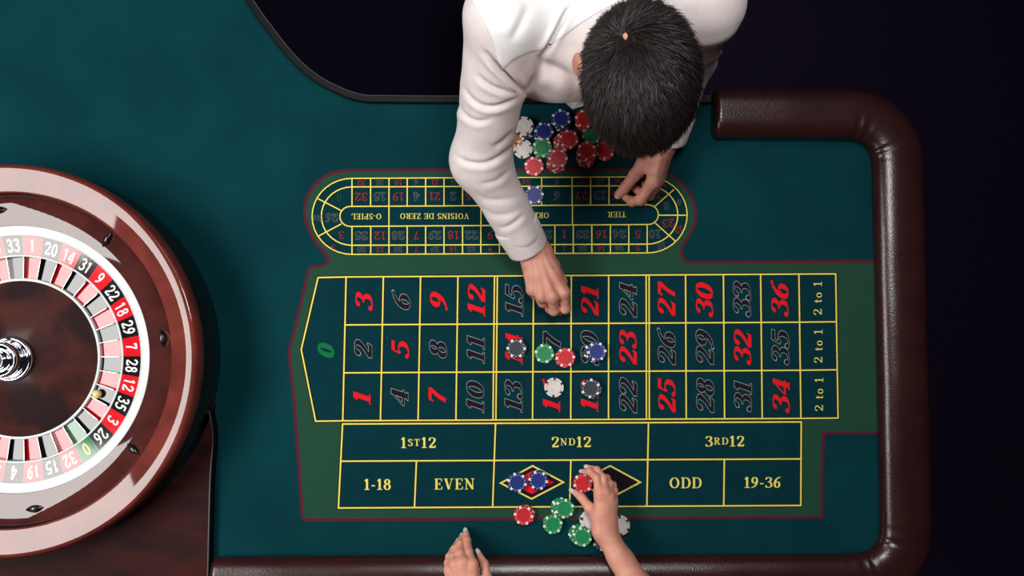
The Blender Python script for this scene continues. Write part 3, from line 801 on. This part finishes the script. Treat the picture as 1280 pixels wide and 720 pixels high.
def hand(fingers, thumb, wrist, arm, res=0.00125, bulge=1.05, tend=1.0):
    """fingers: list of joint chains [(x,y,z),r]; wrist: (point, radius); arm: list of (point, radius) from the wrist on"""
    pts = [p for ch in fingers + [thumb] for p, r in ch] + [wrist[0]] + [p for p, r in arm]
    lo = np.min(pts, axis=0) - 0.045; hi = np.max(pts, axis=0) + 0.045
    g_ = Grid(lo, hi, res)
    palm = None
    wr = wrist[0]
    # wrist is two side-by-side bones
    mcp = [ch[0] for ch in fingers]
    side = np.array(mcp[0][0]) - np.array(mcp[-1][0]); side = side / np.linalg.norm(side)
    n = len(mcp)
    for i, (p, r) in enumerate(mcp):
        off = side * (0.5 - i / (n - 1)) * wrist[1] * 1.15
        d = g_.cap(wr + off, p, wrist[1] * 0.80, r * 1.03)
        palm = d if palm is None else smin(palm, d, 0.010)
    # fill between the knuckles
    for i in range(n - 1):
        palm = smin(palm, g_.cap(np.array(mcp[i][0]) * 0.85 + wr * 0.15 - np.array([0, 0, .004]), np.array(mcp[i + 1][0]) * 0.85 + wr * 0.15 - np.array([0, 0, .004]), 0.0105, 0.0105), 0.008)
    fd = None
    for ch in fingers:
        d = None
        for (a, ra), (b, rb) in zip(ch[:-1], ch[1:]):
            c = g_.cap(a, b, ra, rb); d = c if d is None else smin(d, c, 0.003)
        # knuckle bulges
        for (a, ra) in ch[1:-1]:
            d = smin(d, g_.cap(a, a, ra * bulge, ra * bulge), 0.004)
        fd = d if fd is None else smin(fd, d, 0.0012 if tend > 0.5 else 0.0022)
    dd = smin(palm, fd, 0.007 if tend > 0.5 else 0.010)
    td = None
    for (a, ra), (b, rb) in zip(thumb[:-1], thumb[1:]):
        c = g_.cap(a, b, ra, rb); td = c if td is None else smin(td, c, 0.004)
    base = g_.cap(wr, thumb[0][0], wrist[1] * 0.75, thumb[0][1])
    web = g_.cap(thumb[0][0], np.array(mcp[0][0]) * 0.6 + np.array(wr) * 0.4, thumb[0][1] * 0.9, 0.010)
    tip = g_.cap(thumb[-2][0], thumb[-1][0], thumb[-2][1], thumb[-1][1])
    dd = smin(dd, smin(smin(g_.cap(thumb[0][0], thumb[1][0], thumb[0][1], thumb[1][1]), base, 0.01), web, 0.010), 0.012)
    dd = smin(dd, td, 0.0035)
    # knuckles and tendons on the back of the hand
    for i, (p, r) in enumerate(mcp if tend > 0.5 else []):
        dd = smin(dd, g_.cap(np.array(p) + np.array([0, 0, .0018]), np.array(p) + np.array([0, 0, .0018]), r * 0.94, r * 0.94), 0.006)
        off = side * (0.5 - i / (n - 1)) * wrist[1] * 0.8
        dd = smin(dd, g_.cap(wr + off + np.array([0, 0, wrist[1] * 0.80]), np.array(p) + np.array([0, 0, r * 0.80]), 0.0026 * tend, 0.0030 * tend), 0.007)
    prev = (wr, wrist[1])
    for (p, r) in arm:
        for sgn in (-1, 1):
            dd = smin(dd, g_.cap(prev[0] + side * sgn * prev[1] * 0.42, np.array(p) + side * sgn * r * 0.30, prev[1] * 0.80, r * 0.86), 0.012)
        prev = (np.array(p), r)
    return g_.mesh(dd)

def chain(spec): return [(U(x, y, z / 1000.0), r / 1000.0) for x, y, z, r in spec]

def nail(tip, prev, up, w_, l_, m, parent):
    """a slightly domed oval plate on the back of a fingertip"""
    tip = np.array(tip[0]); pr = np.array(prev[0]); a = tip - pr; a /= np.linalg.norm(a)
    up = np.array(up, float); up = up - a * (a @ up); up /= np.linalg.norm(up); s = np.cross(a, up)
    v, f = [], []
    n1, n2 = 8, 6
    for i in range(n1 + 1):
        x = -1 + 2 * i / n1; wv = math.sqrt(max(0.0, 1 - abs(x) ** 3)) if x > 0 else math.sqrt(max(0.0, 1 - abs(x) ** 4))
        for j in range(n2 + 1):
            y = (-1 + 2 * j / n2) * max(wv, 0.05)
            v.append(tip + a * x * l_ + s * y * w_ + up * (-(y * y) * w_ * 0.45 + 0.0006 - 0.0006 * (x + 1)))
    for i in range(n1):
        for j in range(n2): b = i * (n2 + 1) + j; f.append((b, b + 1, b + n2 + 2, b + n2 + 1))
    v2 = [p - up * 0.0008 for p in v]; n = len(v)
    f = f + [tuple(reversed([i + n for i in q])) for q in f]
    return mk('fingernail', v + v2, f, m, parent, True)

def nail_at(tip, prev, up, w_, l_, m, parent, fwd=0.3):
    t = np.array(tip[0]); p = np.array(prev[0]); a = (t - p) / np.linalg.norm(t - p)
    u = np.array(up, float); u = u - a * (a @ u); u /= np.linalg.norm(u)
    c = t + u * (tip[1] * 0.90) + a * tip[1] * fwd
    return nail((c, 0), (c - a, 0), u, w_, l_, m, parent)

# ------------------------------------------------------------------ dealer
dealer_base = (0.13, 0.88, 0.0)
dealer = empty('person', dealer_base, 'dealer in white shirt leaning over the table, dark short hair, both hands on the layout', 'person')
SR = U(631, 22, 0.42); ER = U(601, 200, 0.185); WRr = U(669, 314, 0.062); WRs = U(661, 311, 0.066)
SL = U(880, 4, 0.42); EL = U(860, 66, 0.18); WLl = U(829, 182, 0.052); WLs = U(833, 174, 0.056)
HC = U(797, 100, 0.455)           # head centre
NB = np.array([0.135, 0.47, T + 0.40])
CHEST = np.array([0.125, 0.440, T + 0.325])
BEL = np.array([0.125, 0.66, T + 0.24])
PEL = np.array([0.125, 0.86, T + 0.12])

# right hand: closed, knuckles up
fR = [chain([(704.5, 366, 70, 11.4), (706.5, 385.5, 52, 10), (701, 386, 28, 8.8), (694, 377, 14, 7.6)]),
      chain([(691, 371, 74, 11.8), (692.5, 388, 53, 10), (688, 386, 27, 8.8), (684, 376, 14, 7.8)]),
      chain([(677.5, 370, 70, 11.2), (678.5, 378, 50, 9.4), (676, 375, 26, 8.4), (676, 367, 14, 7.4)]),
      chain([(665.5, 362, 62, 10.6), (669, 368, 42, 8.4), (670, 365, 24, 7.4), (671, 360, 13, 6.6)])]
tR = chain([(690, 332, 48, 13), (702, 352, 34, 10.5), (702, 368, 22, 9.5), (697, 378, 14, 8)])
hr = hand(fR, tR, (WRr, 0.0245), [(WRr * 0.72 + ER * 0.28, 0.029)])
# left hand: thumb and index pinching
fL = [chain([(817, 226, 60, 11.6), (801, 249.5, 41, 9.8), (790.5, 252, 23, 8.4), (783, 247, 13, 7.2)]),
      chain([(821, 226, 54, 11), (812, 244, 26, 9.0), (802, 241, 15, 8.2), (795, 236, 12, 7.4)]),
      chain([(823.5, 221, 46, 10.4), (818, 236, 22, 8.6), (811, 235, 14, 8), (806, 230, 11, 7)]),
      chain([(824.5, 213, 38, 9.6), (822, 227, 18, 8), (817, 228, 12, 7), (812, 224, 10, 6.4)])]
tL = chain([(806, 204, 48, 13), (793.5, 219, 40, 11), (782, 234, 25, 10), (774, 243, 15, 8.4)])
fL = [[(p_, r_ * 1.10) for p_, r_ in c_] for c_ in fL]; tL = [(p_, r_ * 1.08) for p_, r_ in tL]
hl = hand(fL, tL, (WLl, 0.0255), [(WLl * 0.70 + EL * 0.30, 0.028)])

# head and neck
pit = math.radians(22); yaw = math.radians(4)
Fd = np.array([math.sin(yaw) * math.cos(pit), -math.cos(yaw) * math.cos(pit), -math.sin(pit)])   # face direction
Rt = np.array([math.cos(yaw), math.sin(yaw), 0.0])
Ud = np.cross(Rt, -Fd); Ud = Ud if Ud[2] > 0 else -Ud
rol = math.radians(7)
Rt, Ud = Rt * math.cos(rol) - Ud * math.sin(rol), Ud * math.cos(rol) + Rt * math.sin(rol)
RH = np.array([Rt, Fd, Ud])      # rows: right(x), front, up
def hp(x, y, z): return HC + Rt * x + Fd * y + Ud * z
gh = Grid(HC - 0.17, HC + 0.17, 0.0025)
d = gh.ell(hp(0, -0.004, 0.005), (0.081, 0.106, 0.098), RH)
d = smin(d, gh.ell(hp(0, 0.022, -0.060), (0.060, 0.070, 0.080), RH), 0.03)
d = smin(d, gh.ell(hp(0, 0.062, -0.112), (0.026, 0.022, 0.020), RH), 0.03)          # chin
d = smin(d, gh.cap(hp(0, 0.094, -0.028), hp(0, 0.112, -0.062), 0.008, 0.013), 0.012)  # nose
for s in (-1, 1):
    d = smin(d, gh.cap(hp(s * 0.012, 0.094, -0.012), hp(s * 0.045, 0.082, -0.012), 0.008, 0.007), 0.012)  # brow
    d = smax(d, -gh.ell(hp(s * 0.032, 0.099, -0.030), (0.015, 0.012, 0.009), RH), 0.008)
    d = smin(d, gh.ell(hp(s * 0.0870, -0.028, -0.014), (0.007, 0.018, 0.031), RH), 0.008)   # ear
d = smin(d, gh.cap(hp(-0.02, 0.090, -0.088), hp(0.02, 0.090, -0.088), 0.008, 0.008), 0.008)     # mouth
d = smin(d, gh.cap(NB, hp(0, -0.03, -0.06), 0.062, 0.058), 0.03)
head = gh.mesh(d)
# hidden trunk and arms under the shirt (one body)
gb = Grid((-0.28, 0.10, T - 0.15), (0.55, 1.05, T + 0.60), 0.008)
def squash(gd, a, b, ra, rb, k, cx):
    X = gd.X; gd.X = (X - cx) / k + cx; q = gd.cap(a, b, ra, rb); gd.X = X; return q
d = squash(gb, CHEST, BEL, 0.105, 0.095, 1.45, 0.125)
d = smin(d, squash(gb, BEL, PEL, 0.095, 0.105, 1.4, 0.125), 0.05)
d = smin(d, gb.cap(NB, CHEST, 0.055, 0.08), 0.05)
for s, e, wv in ((SR, ER, WRr), (SL, EL, WLl)):
    d = smin(d, gb.cap(CHEST + np.array([0, 0, .03]), s, 0.07, 0.05), 0.04)
    d = smin(d, gb.cap(s, e, 0.046, 0.036), 0.02); d = smin(d, gb.cap(e, wv * 0.8 + e * 0.2, 0.036, 0.025), 0.02)
trunk = gb.mesh(d)
dbody = np_mesh('body', [head, hr, hl, trunk], 'skin_m', dealer)
for ch in (tL,): nail_at(ch[-1], ch[-2], (-0.2, -0.2, 1), 0.0058, 0.0068, 'nail_m', dbody, 0.2)
for s in (-1, 1):
    bm = bmesh.new(); bmesh.ops.create_uvsphere(bm, u_segments=16, v_segments=10, radius=0.0115)
    me = bpy.data.meshes.new('eye'); bm.to_mesh(me); bm.free(); me.materials.append(M['eye'])
    eo = bpy.data.objects.new('eye', me); COL.objects.link(eo); eo.parent = dbody; eo.location = hp(s * 0.032, 0.083, -0.030)

# shirt
gs = Grid((-0.20, 0.07, T + 0.0), (0.50, 0.64, T + 0.55), 0.0030)
gs2 = Grid((-0.20, 0.60, T - 0.02), (0.50, 1.00, T + 0.55), 0.009)
def nz(gd, pts_dir, freq, ph=0.0): return np.sin((gd.X * pts_dir[0] + gd.Y * pts_dir[1] + gd.Z * pts_dir[2]) * freq + ph)
def shirt_sdf(gd):
    d = squash(gd, CHEST, BEL, 0.125, 0.120, 1.42, 0.125)
    d = smin(d, squash(gd, BEL, PEL, 0.120, 0.118, 1.38, 0.125), 0.06)
    d = smin(d, gd.cap(NB, CHEST, 0.075, 0.10), 0.06)
    d = smin(d, gd.ell(U(690, 86, .27), (0.075, 0.052, 0.07)), 0.05)          # front of the shirt hanging forward
    d = smin(d, gd.cap(NB, hp(0, -0.045, -0.062), 0.085, 0.066), 0.03)
    for s, e, wv, sg in ((SR, ER, WRs, -1), (SL, EL, WLs, 1)):
        d = smin(d, gd.cap(CHEST + np.array([sg * 0.06, 0.03, .06]), s, 0.085, 0.062), 0.05)
        fa = wv - e
        d = smin(d, smin(gd.cap(s, e, 0.060, 0.049), gd.cap(e, e + fa * 0.80, 0.049, 0.0400), 0.034), 0.020)
    return d
ds = shirt_sdf(gs)
# folds of the cloth, each a crease with a raised lip beside it, laid out over the sleeve
def fold_field(V):
    dx, dy, dz = (V - CAM).T
    cy = dy * ct + dz * st; cz = -dy * st + dz * ct
    px = 640 + F * dx / -cz; py = 360 - F * cy / -cz
    acc = np.zeros(len(V))
    for depth, wd, pts in FOLDS:
        pl = spline(pts, 4); n = len(pl) - 1
        best = np.full(len(V), 1e3); side = np.zeros(len(V)); al = np.zeros(len(V))
        for i in range(n):
            ax_, ay_ = pl[i]; bx, by = pl[i + 1] - pl[i]; L = bx * bx + by * by
            h = np.clip(((px - ax_) * bx + (py - ay_) * by) / L, 0, 1)
            ex, ey = px - ax_ - h * bx, py - ay_ - h * by
            dd_ = np.sqrt(ex * ex + ey * ey); m_ = dd_ < best
            best = np.where(m_, dd_, best); side = np.where(m_, np.sign(bx * ey - by * ex), side); al = np.where(m_, (i + h) / n, al)
        env = np.clip(np.sin(np.clip(al, 0.02, 0.98) * PI) * 1.2, 0.0, 1)
        sd = best * side
        acc += depth * env * (np.exp(-(sd / wd) ** 2) - 0.50 * np.exp(-((sd - 2.2 * wd) / (1.5 * wd)) ** 2) - 0.25 * np.exp(-((sd + 2.4 * wd) / (1.7 * wd)) ** 2))
    # slack of the cloth
    x, y, z = V.T
    acc += 0.0011 * np.sin(x * 41 + 3 * np.sin(y * 19) + z * 23) * np.sin(y * 37 - x * 17 + 2 * np.sin(z * 29))
    return acc
def folded(pq):
    V, Q = pq
    fn = np.cross(V[Q[:, 2]] - V[Q[:, 0]], V[Q[:, 3]] - V[Q[:, 1]])
    N = np.zeros_like(V)
    for k in range(4): np.add.at(N, Q[:, k], fn)
    N /= np.linalg.norm(N, axis=1)[:, None] + 1e-12
    return V - N * fold_field(V)[:, None], Q
FOLDS = [
 (0.0100, 3.0, [(604, 62), (622, 82), (640, 100), (654, 116)]),
 (0.0050, 2.8, [(596, 92), (608, 104), (624, 112), (648, 117)]),
 (0.0055, 2.8, [(579, 108), (590, 124), (606, 133), (626, 132), (648, 121)]),
 (0.0035, 2.8, [(570, 124), (580, 143), (597, 152), (616, 148)]),
 (0.0028, 3.2, [(616, 184), (628, 178), (644, 162)]),
 (0.0040, 3.0, [(566, 190), (582, 202), (604, 205), (624, 197), (643, 180)]),
 (0.0020, 3.0, [(598, 230), (620, 226), (640, 210)]),
 (0.0018, 3.4, [(588, 236), (606, 248), (628, 250), (650, 246)]),
 (0.0018, 3.4, [(600, 258), (616, 268), (636, 268), (654, 260)]),
 (0.0026, 2.8, [(622, 284), (634, 284), (646, 276), (657, 266)]),
 (0.0090, 2.8, [(712, 8), (702, 28), (690, 50), (676, 74)]),
 (0.0030, 5.0, [(662, 4), (652, 28), (638, 54)]),
 (0.0050, 4.0, [(678, 66), (672, 92), (660, 116)]),
 (0.0090, 7.0, [(676, 78), (692, 86), (708, 96), (724, 110)]),
 (0.0050, 3.2, [(932, 40), (912, 54), (888, 62), (866, 62)]),
 (0.0035, 3.2, [(908, 64), (894, 78), (874, 86)]),
]
def Us(px, py, z): return U(px, py, z)
ds = smax(ds, gs.Y - 0.625 + 0 * gs.X + 0 * gs.Z, 0.004)
shirt = np_mesh('shirt', [folded(gs.mesh(ds)), gs2.mesh(shirt_sdf(gs2))], 'shirt', dealer)
# loose front edge of the shirt below the throat
fp = [U(680, 116, .25), U(700, 122, .235), U(716, 136, .225), U(735, 130, .23), U(735, 108, .28), U(700, 106, .28)]
v = list(fp) + [q - np.array([0, 0, .004]) for q in fp]
f = [tuple(range(6)), tuple(range(11, 5, -1))] + [(i, i + 6, (i + 1) % 6 + 6, (i + 1) % 6) for i in range(6)]
mk('shirt_front_edge', v, f, 'yoke', shirt)
# yoke panel: a second layer over the shoulders, ends at a seam
def plane(gd, p, n): n = np.array(n, float); n /= np.linalg.norm(n); return (gd.X - p[0]) * n[0] + (gd.Y - p[1]) * n[1] + (gd.Z - p[2]) * n[2]
a1, b1, c1 = Us(594, 10, .46), Us(627, 82, .43), Us(694, 52, .43)
def wall_(gd, p, q):   # vertical half space, negative on the upper/back side of the line p->q
    t = q - p; n = np.array([t[1], -t[0], 0]); return plane(gd, p, n)
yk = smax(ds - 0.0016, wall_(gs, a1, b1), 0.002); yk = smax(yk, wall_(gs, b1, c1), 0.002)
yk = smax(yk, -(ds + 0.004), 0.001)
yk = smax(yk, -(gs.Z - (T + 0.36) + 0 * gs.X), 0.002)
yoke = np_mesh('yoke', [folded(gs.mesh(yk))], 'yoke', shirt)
# cuffs: flat bands round the wrists
for e, wv in ((ER, WRs), (EL, WLs)):
    fa = wv - e; a_, b_ = e + fa * 0.70, e + fa * 1.0
    ln = np.linalg.norm(fa); ax = fa / ln
    n1 = np.cross(ax, [0, 0, 1]); n1 /= np.linalg.norm(n1); n2 = np.cross(n1, ax)
    v, f = [], []
    rows = [(0.0, .0400), (0.04, .0425), (0.1, .0427), (0.9, .0392), (0.97, .0388), (1.0, .0372), (0.985, .0358), (0.4, .0350)]
    ns = 48
    for tt, r in rows:
        c = a_ + (b_ - a_) * tt
        for q in range(ns):
            t = 2 * PI * q / ns; rr = r * (1 + 0.012 * math.sin(3 * t + tt * 3))
            v.append(c + n1 * math.cos(t) * rr * 1.03 + n2 * math.sin(t) * rr * 0.90)
    for i in range(len(rows) - 1):
        for q in range(ns): f.append((i * ns + q, i * ns + (q + 1) % ns, (i + 1) * ns + (q + 1) % ns, (i + 1) * ns + q))
    f = [tuple(reversed(q)) for q in f]
    mk('cuff', v, f, 'shirt', shirt, True)
# collar: folded band round the neck, points hanging at the throat
nd = hp(0, -0.03, -0.06) - NB; nd /= np.linalg.norm(nd)
n1 = np.cross(nd, [0, 0, 1]); n1 /= np.linalg.norm(n1); n2 = np.cross(n1, nd)
v, f = [], []
ns = 40
rows = [(0.020, .072, 0), (0.040, .0735, 0), (0.044, .077, 0), (0.026, .085, 0), (0.004, .092, .4), (-0.012, .097, 1.0), (-0.014, .094, 1.0), (0.010, .080, .0)]
for h, r, k in rows:
    for q in range(ns + 1):
        t = math.radians(-168 + 336 * q / ns) + PI / 2
        pt = abs(q / ns - 0.5) * 2
        hh = h - k * 0.030 * max(0, pt - 0.72) / 0.28
        v.append(NB + nd * (hh + 0.012) + (n1 * math.cos(t) + n2 * math.sin(t)) * r)
for i in range(len(rows) - 1):
    for q in range(ns): b = i * (ns + 1) + q; f.append((b, b + 1, b + ns + 2, b + ns + 1))
mk('collar', v, f, 'shirt', shirt, True)

# hair: cap plus short strands combed away from the whorl
capv, capf = [], []
WH = U(780.5, 46, 0.545)
wl = np.array([(WH - HC) @ Rt, (WH - HC) @ Fd, (WH - HC) @ Ud])
def skull(dirn, off):   # point on the skull ellipsoid in a local direction
    r = np.array([0.081 + off, 0.106 + off, 0.098 + off]); dn = dirn / np.linalg.norm(dirn / r)
    return np.array([0, -0.004, 0.005]) + dn
wdir = (wl - np.array([0, -0.004, 0.005])); wdir = wdir / np.linalg.norm(wdir)
def hair_ok(d_):   # hair line: local direction unit
    x, y, z = d_
    if y > 0.0: return z > 0.10 + 0.22 * (1 - abs(x)) * y
    if abs(x) > 0.80 and y > -0.35: return z > -0.02
    return z > -0.62
mv, mf = [], []
nu_, nv_ = 64, 40
ring_idx = {}
for j in range(nv_ + 1):
    th = math.radians(2) + (math.radians(128) - math.radians(2)) * j / nv_
    for i in range(nu_):
        ph = 2 * PI * i / nu_
        d_ = np.array([math.sin(th) * math.cos(ph), math.sin(th) * math.sin(ph), math.cos(th)])
        ok = hair_ok(d_)
        away = np.arccos(np.clip(d_ @ wdir, -1, 1))
        p = skull(d_, 0.004 if ok else -0.006)
        if away < 0.055: p = skull(d_, -0.003)
        mv.append(HC + Rt * p[0] + Fd * p[1] + Ud * p[2])
for j in range(nv_):
    for i in range(nu_): mf.append((j * nu_ + i, (j + 1) * nu_ + i, (j + 1) * nu_ + (i + 1) % nu_, j * nu_ + (i + 1) % nu_))
hair = mk('hair', mv, mf, 'hair', dealer, True)
NS = 24000
dd = rng.normal(size=(NS * 3, 3)); dd /= np.linalg.norm(dd, axis=1)[:, None]
ok = np.array([q[2] > -0.65 and hair_ok(q) for q in dd]); dd = dd[ok][:NS]
away = np.arccos(np.clip(dd @ wdir, -1, 1))
keep = ~((away < 0.06) & (rng.random(len(dd)) < 0.7)); dd = dd[keep]; away = away[keep]
n_ = len(dd); nrow = lambda a: a / np.linalg.norm(a, axis=1)[:, None]
rr_ = np.array([0.081, 0.106, 0.098]) + 0.002
pp = np.array([0, -0.004, 0.005]) + dd / np.linalg.norm(dd / rr_, axis=1)[:, None]
nrm = nrow(dd / rr_)
tang = lambda a: a - nrm * np.einsum('ij,ij->i', a, nrm)[:, None]
flow = nrow(tang(dd - wdir) + 1e-6)
swirl = np.cross(nrm, flow)
low = np.clip((0.35 - dd[:, 2]) / 0.8, 0, 1)
clump = np.sin(dd[:, 0] * 31 + dd[:, 2] * 17 + 2 * np.sin(dd[:, 1] * 13)) * 0.5 + np.sin(dd[:, 1] * 39 - dd[:, 0] * 15) * 0.5
front = np.clip(dd[:, 1], 0, 1)
dr = flow + swirl * (0.45 * np.exp(-away * 2) + 0.38 * clump)[:, None] + 0.40 * tang(np.tile([0, 0, -1.0], (n_, 1))) * low[:, None] \
     + 0.30 * tang(np.tile([0, 1.0, 0], (n_, 1))) * front[:, None] + rng.normal(size=(n_, 3)) * 0.22
dr = nrow(tang(dr))
ln = (0.027 + 0.013 * front) * (1 - 0.60 * low * (1 - front)) * rng.uniform(0.6, 1.2, n_)
rise = (0.5 * np.exp(-away * 1.4) + 0.42 * (1 - 0.5 * low)) * rng.uniform(0.5, 1.4, n_)
sd = nrow(np.cross(dr, nrm) + 0.5 * nrm * rng.normal(size=n_)[:, None])
wdt = 0.00055 * rng.uniform(0.6, 1.3, n_)
dirv = nrow(dr + nrm * rise[:, None]); q = pp.copy(); segs = 4
B3 = np.array([Rt, Fd, Ud])
rows_ = []
for k in range(segs + 1):
    wk = (wdt * (1 - (k / segs) ** 2 * 0.85))[:, None]
    rows_ += [HC + (q - sd * wk) @ B3, HC + (q + sd * wk) @ B3]
    q = q + dirv * (ln / segs)[:, None]
    dirv = nrow(dirv - nrm * (0.13 + 0.10 * rise)[:, None])
SV = np.stack(rows_, 1).reshape(-1, 3)
bidx = (np.arange(n_) * (2 * segs + 2))[:, None, None] + 2 * np.arange(segs)[None, :, None] + np.array([0, 1, 3, 2])[None, None, :]
strands = np_mesh('hair_strands', [(SV, bidx.reshape(-1, 4))], 'hair', hair); strands['kind'] = 'stuff'

# trousers and shoes (behind the table edge)
gt = Grid((-0.12, 0.62, 0.0), (0.38, 1.10, 1.12), 0.009)
d = squash(gt, PEL + np.array([0, -.02, .02]), PEL + np.array([0, 0.01, -0.06]), 0.118, 0.118, 1.40, 0.125)
for s in (-1, 1):
    hip = PEL + np.array([s * 0.085, 0, -0.06]); kn = np.array([0.125 + s * 0.10, 0.82, 0.50]); an = np.array([0.125 + s * 0.11, 0.90, 0.09])
    d = smin(d, gt.cap(hip, kn, 0.088, 0.066), 0.05); d = smin(d, gt.cap(kn, an, 0.066, 0.056), 0.03)
np_mesh('trousers', [gt.mesh(d)], 'trousers', dealer)
for s in (-1, 1):
    gq = Grid((0.125 + s * 0.11 - 0.07, 0.66, -0.01), (0.125 + s * 0.11 + 0.07, 1.0, 0.16), 0.006)
    c0 = np.array([0.125 + s * 0.11, 0.92, 0.045]); c1_ = np.array([0.125 + s * 0.115, 0.74, 0.030])
    d = smin(gq.cap(c0, c1_, 0.042, 0.036), gq.cap(c0, c0 + np.array([0, 0, .06]), 0.04, 0.042), 0.03)
    d = smax(d, -(gq.Z - 0.001 + 0 * gq.X + 0 * gq.Y), 0.004)
    np_mesh('shoe', [gq.mesh(d)], 'shoe', dealer)

# ------------------------------------------------------------------ player (bare arms reaching in over the rail)
PX, PY = 0.10, -1.02
player = empty('person', (PX, PY, 0.0), "player with bare arms and pale nails at the padded rail, placing a red chip", 'person')
PRw = U(757, 667, 0.046); PRe = U(838, 800, 0.10)
PLw = U(588, 762, 0.082); PLe = U(560, 850, 0.12)
PRs = np.array([PX + 0.20, PY + 0.02, T + 0.36]); PLs = np.array([PX - 0.18, PY + 0.02, T + 0.36])
pR = [chain([(749.5, 616, 51, 9.2), (746, 598, 42, 7.8), (737.5, 589.5, 26, 7.0), (730.5, 589.5, 13, 5.8)]),
      chain([(756, 616, 50, 9.2), (754, 598, 39, 8.0), (746, 587.5, 24, 7.0), (737, 585, 13, 5.8)]),
      chain([(762, 620, 47, 9.0), (762, 605, 34, 7.6), (758.5, 597.5, 22, 6.6), (754, 596.5, 14, 5.6)]),
      chain([(765.5, 627, 41, 8.2), (768, 614, 28, 6.8), (766.5, 606, 18, 6.0), (762, 602.5, 12, 5.2)])]
ptR = chain([(748, 646, 42, 11.5), (736.5, 634, 32, 9.6), (727, 622, 22, 8.2), (718.5, 615.5, 13, 6.2)])
mid = PRw * 0.5 + PRe * 0.5
h1 = hand(pR, ptR, (PRw, 0.0205), [(PRw * 0.75 + PRe * 0.25, 0.0235), (mid, 0.030), (PRe, 0.037)], res=0.0014, bulge=0.9, tend=0.3)
pL = [chain([(590, 706, 74, 10.2), (585.5, 690, 52, 8.8), (583.5, 676, 30, 7.8), (582.6, 667, 14, 6.2)]),
      chain([(579, 704, 76, 10.2), (575.5, 692, 58, 8.6), (575.5, 680, 36, 7.8), (577, 672.5, 18, 6.2)]),
      chain([(569, 706, 74, 9.8), (566.8, 697, 58, 8.2), (568.5, 686, 38, 7.2), (571.2, 679.5, 24, 6.0)]),
      chain([(562, 713, 68, 9.4), (560.3, 704, 55, 7.8), (561.5, 696, 44, 6.8), (564, 690, 34, 5.6)])]
ptL = chain([(603, 742, 72, 11.5), (608.5, 722, 68, 9.4), (605.5, 705, 58, 8.0), (599, 693.5, 47, 6.2)])
h2 = hand(pL, ptL, (PLw, 0.0205), [(PLw * 0.5 + PLe * 0.5, 0.027), (PLe, 0.036)], res=0.0014, bulge=0.9, tend=0.3)
gp = Grid((PX - 0.34, PY - 0.20, T - 0.05), (PX + 0.40, PY + 0.42, T + 0.80), 0.007)
HP = np.array([PX + 0.01, PY + 0.03, T + 0.60])
d = gp.ell(HP + np.array([0, 0, .02]), (0.074, 0.092, 0.100))
d = smin(d, gp.ell(HP + np.array([0, .02, -.05]), (0.055, 0.065, 0.072)), 0.03)
d = smin(d, gp.cap(HP + np.array([0, .088, .0]), HP + np.array([0, .104, -.03]), 0.007, 0.011), 0.01)
d = smin(d, gp.cap(HP + np.array([0, -.015, -.05]), HP + np.array([0, -.03, -.20]), 0.048, 0.052), 0.03)
d = smin(d, gp.cap(PLs, PRs, 0.056, 0.056), 0.05)
for s_, e_ in ((PLs, PLe), (PRs, PRe)): d = smin(d, gp.cap(s_, e_, 0.046, 0.037), 0.03)
pbody = np_mesh('body', [h1, h2, gp.mesh(d)], 'skin_f', player)
for ch, up in ((pR[0], (-.2, .55, .8)), (pR[1], (-.1, .6, .7)), (pR[2], (.1, .75, .6)), (ptR, (-.35, -.15, 1)),
               (pL[0], (-.2, .2, 1)), (pL[1], (-.45, .15, 1)), (pL[2], (-.5, .15, 1)), (pL[3], (-.5, .15, 1)), (ptL, (.55, .1, 1))):
    nail_at(ch[-1], ch[-2], up, 0.0046, 0.0078, 'nail', pbody, 0.75)
# dress and hair of the player
gd_ = Grid((PX - 0.36, PY - 0.36, 0.0), (PX + 0.36, PY + 0.30, T + 0.42), 0.010)
d = squash(gd_, np.array([PX, PY, T + 0.24]), np.array([PX, PY - 0.02, T + 0.02]), 0.115, 0.095, 1.4, PX)
d = smin(d, squash(gd_, np.array([PX, PY - 0.02, T + 0.02]), np.array([PX, PY - 0.04, T - 0.16]), 0.095, 0.125, 1.35, PX), 0.05)
d = smin(d, squash(gd_, np.array([PX, PY - 0.04, T - 0.16]), np.array([PX, PY - 0.04, 0.15]), 0.125, 0.15, 1.3, PX), 0.05)
d = smax(d, -(gd_.Z - 0.01 + 0 * gd_.X + 0 * gd_.Y), 0.004)
for s in (-1, 1): d = smin(d, gd_.cap((PX + s * 0.09, PY, T + 0.22), (PX + s * 0.11, PY - 0.01, T + 0.385), 0.05, 0.030), 0.03)
np_mesh('dress', [gd_.mesh(d)], 'dress', player)
gq = Grid(HP - np.array([.14, .16, .34]), HP + np.array([.14, .14, .16]), 0.006)
d = gq.ell(HP + np.array([0, -.012, .03]), (0.086, 0.100, 0.106))
d = smin(d, gq.cap(HP + np.array([0, -.06, 0]), HP + np.array([0, -.085, -.22]), 0.075, 0.05), 0.04)
d = smax(d, -gq.ell(HP + np.array([0, .085, -.035]), (0.066, 0.075, 0.085)), 0.01)
np_mesh('hair', [gq.mesh(d)], 'hair_long', player)
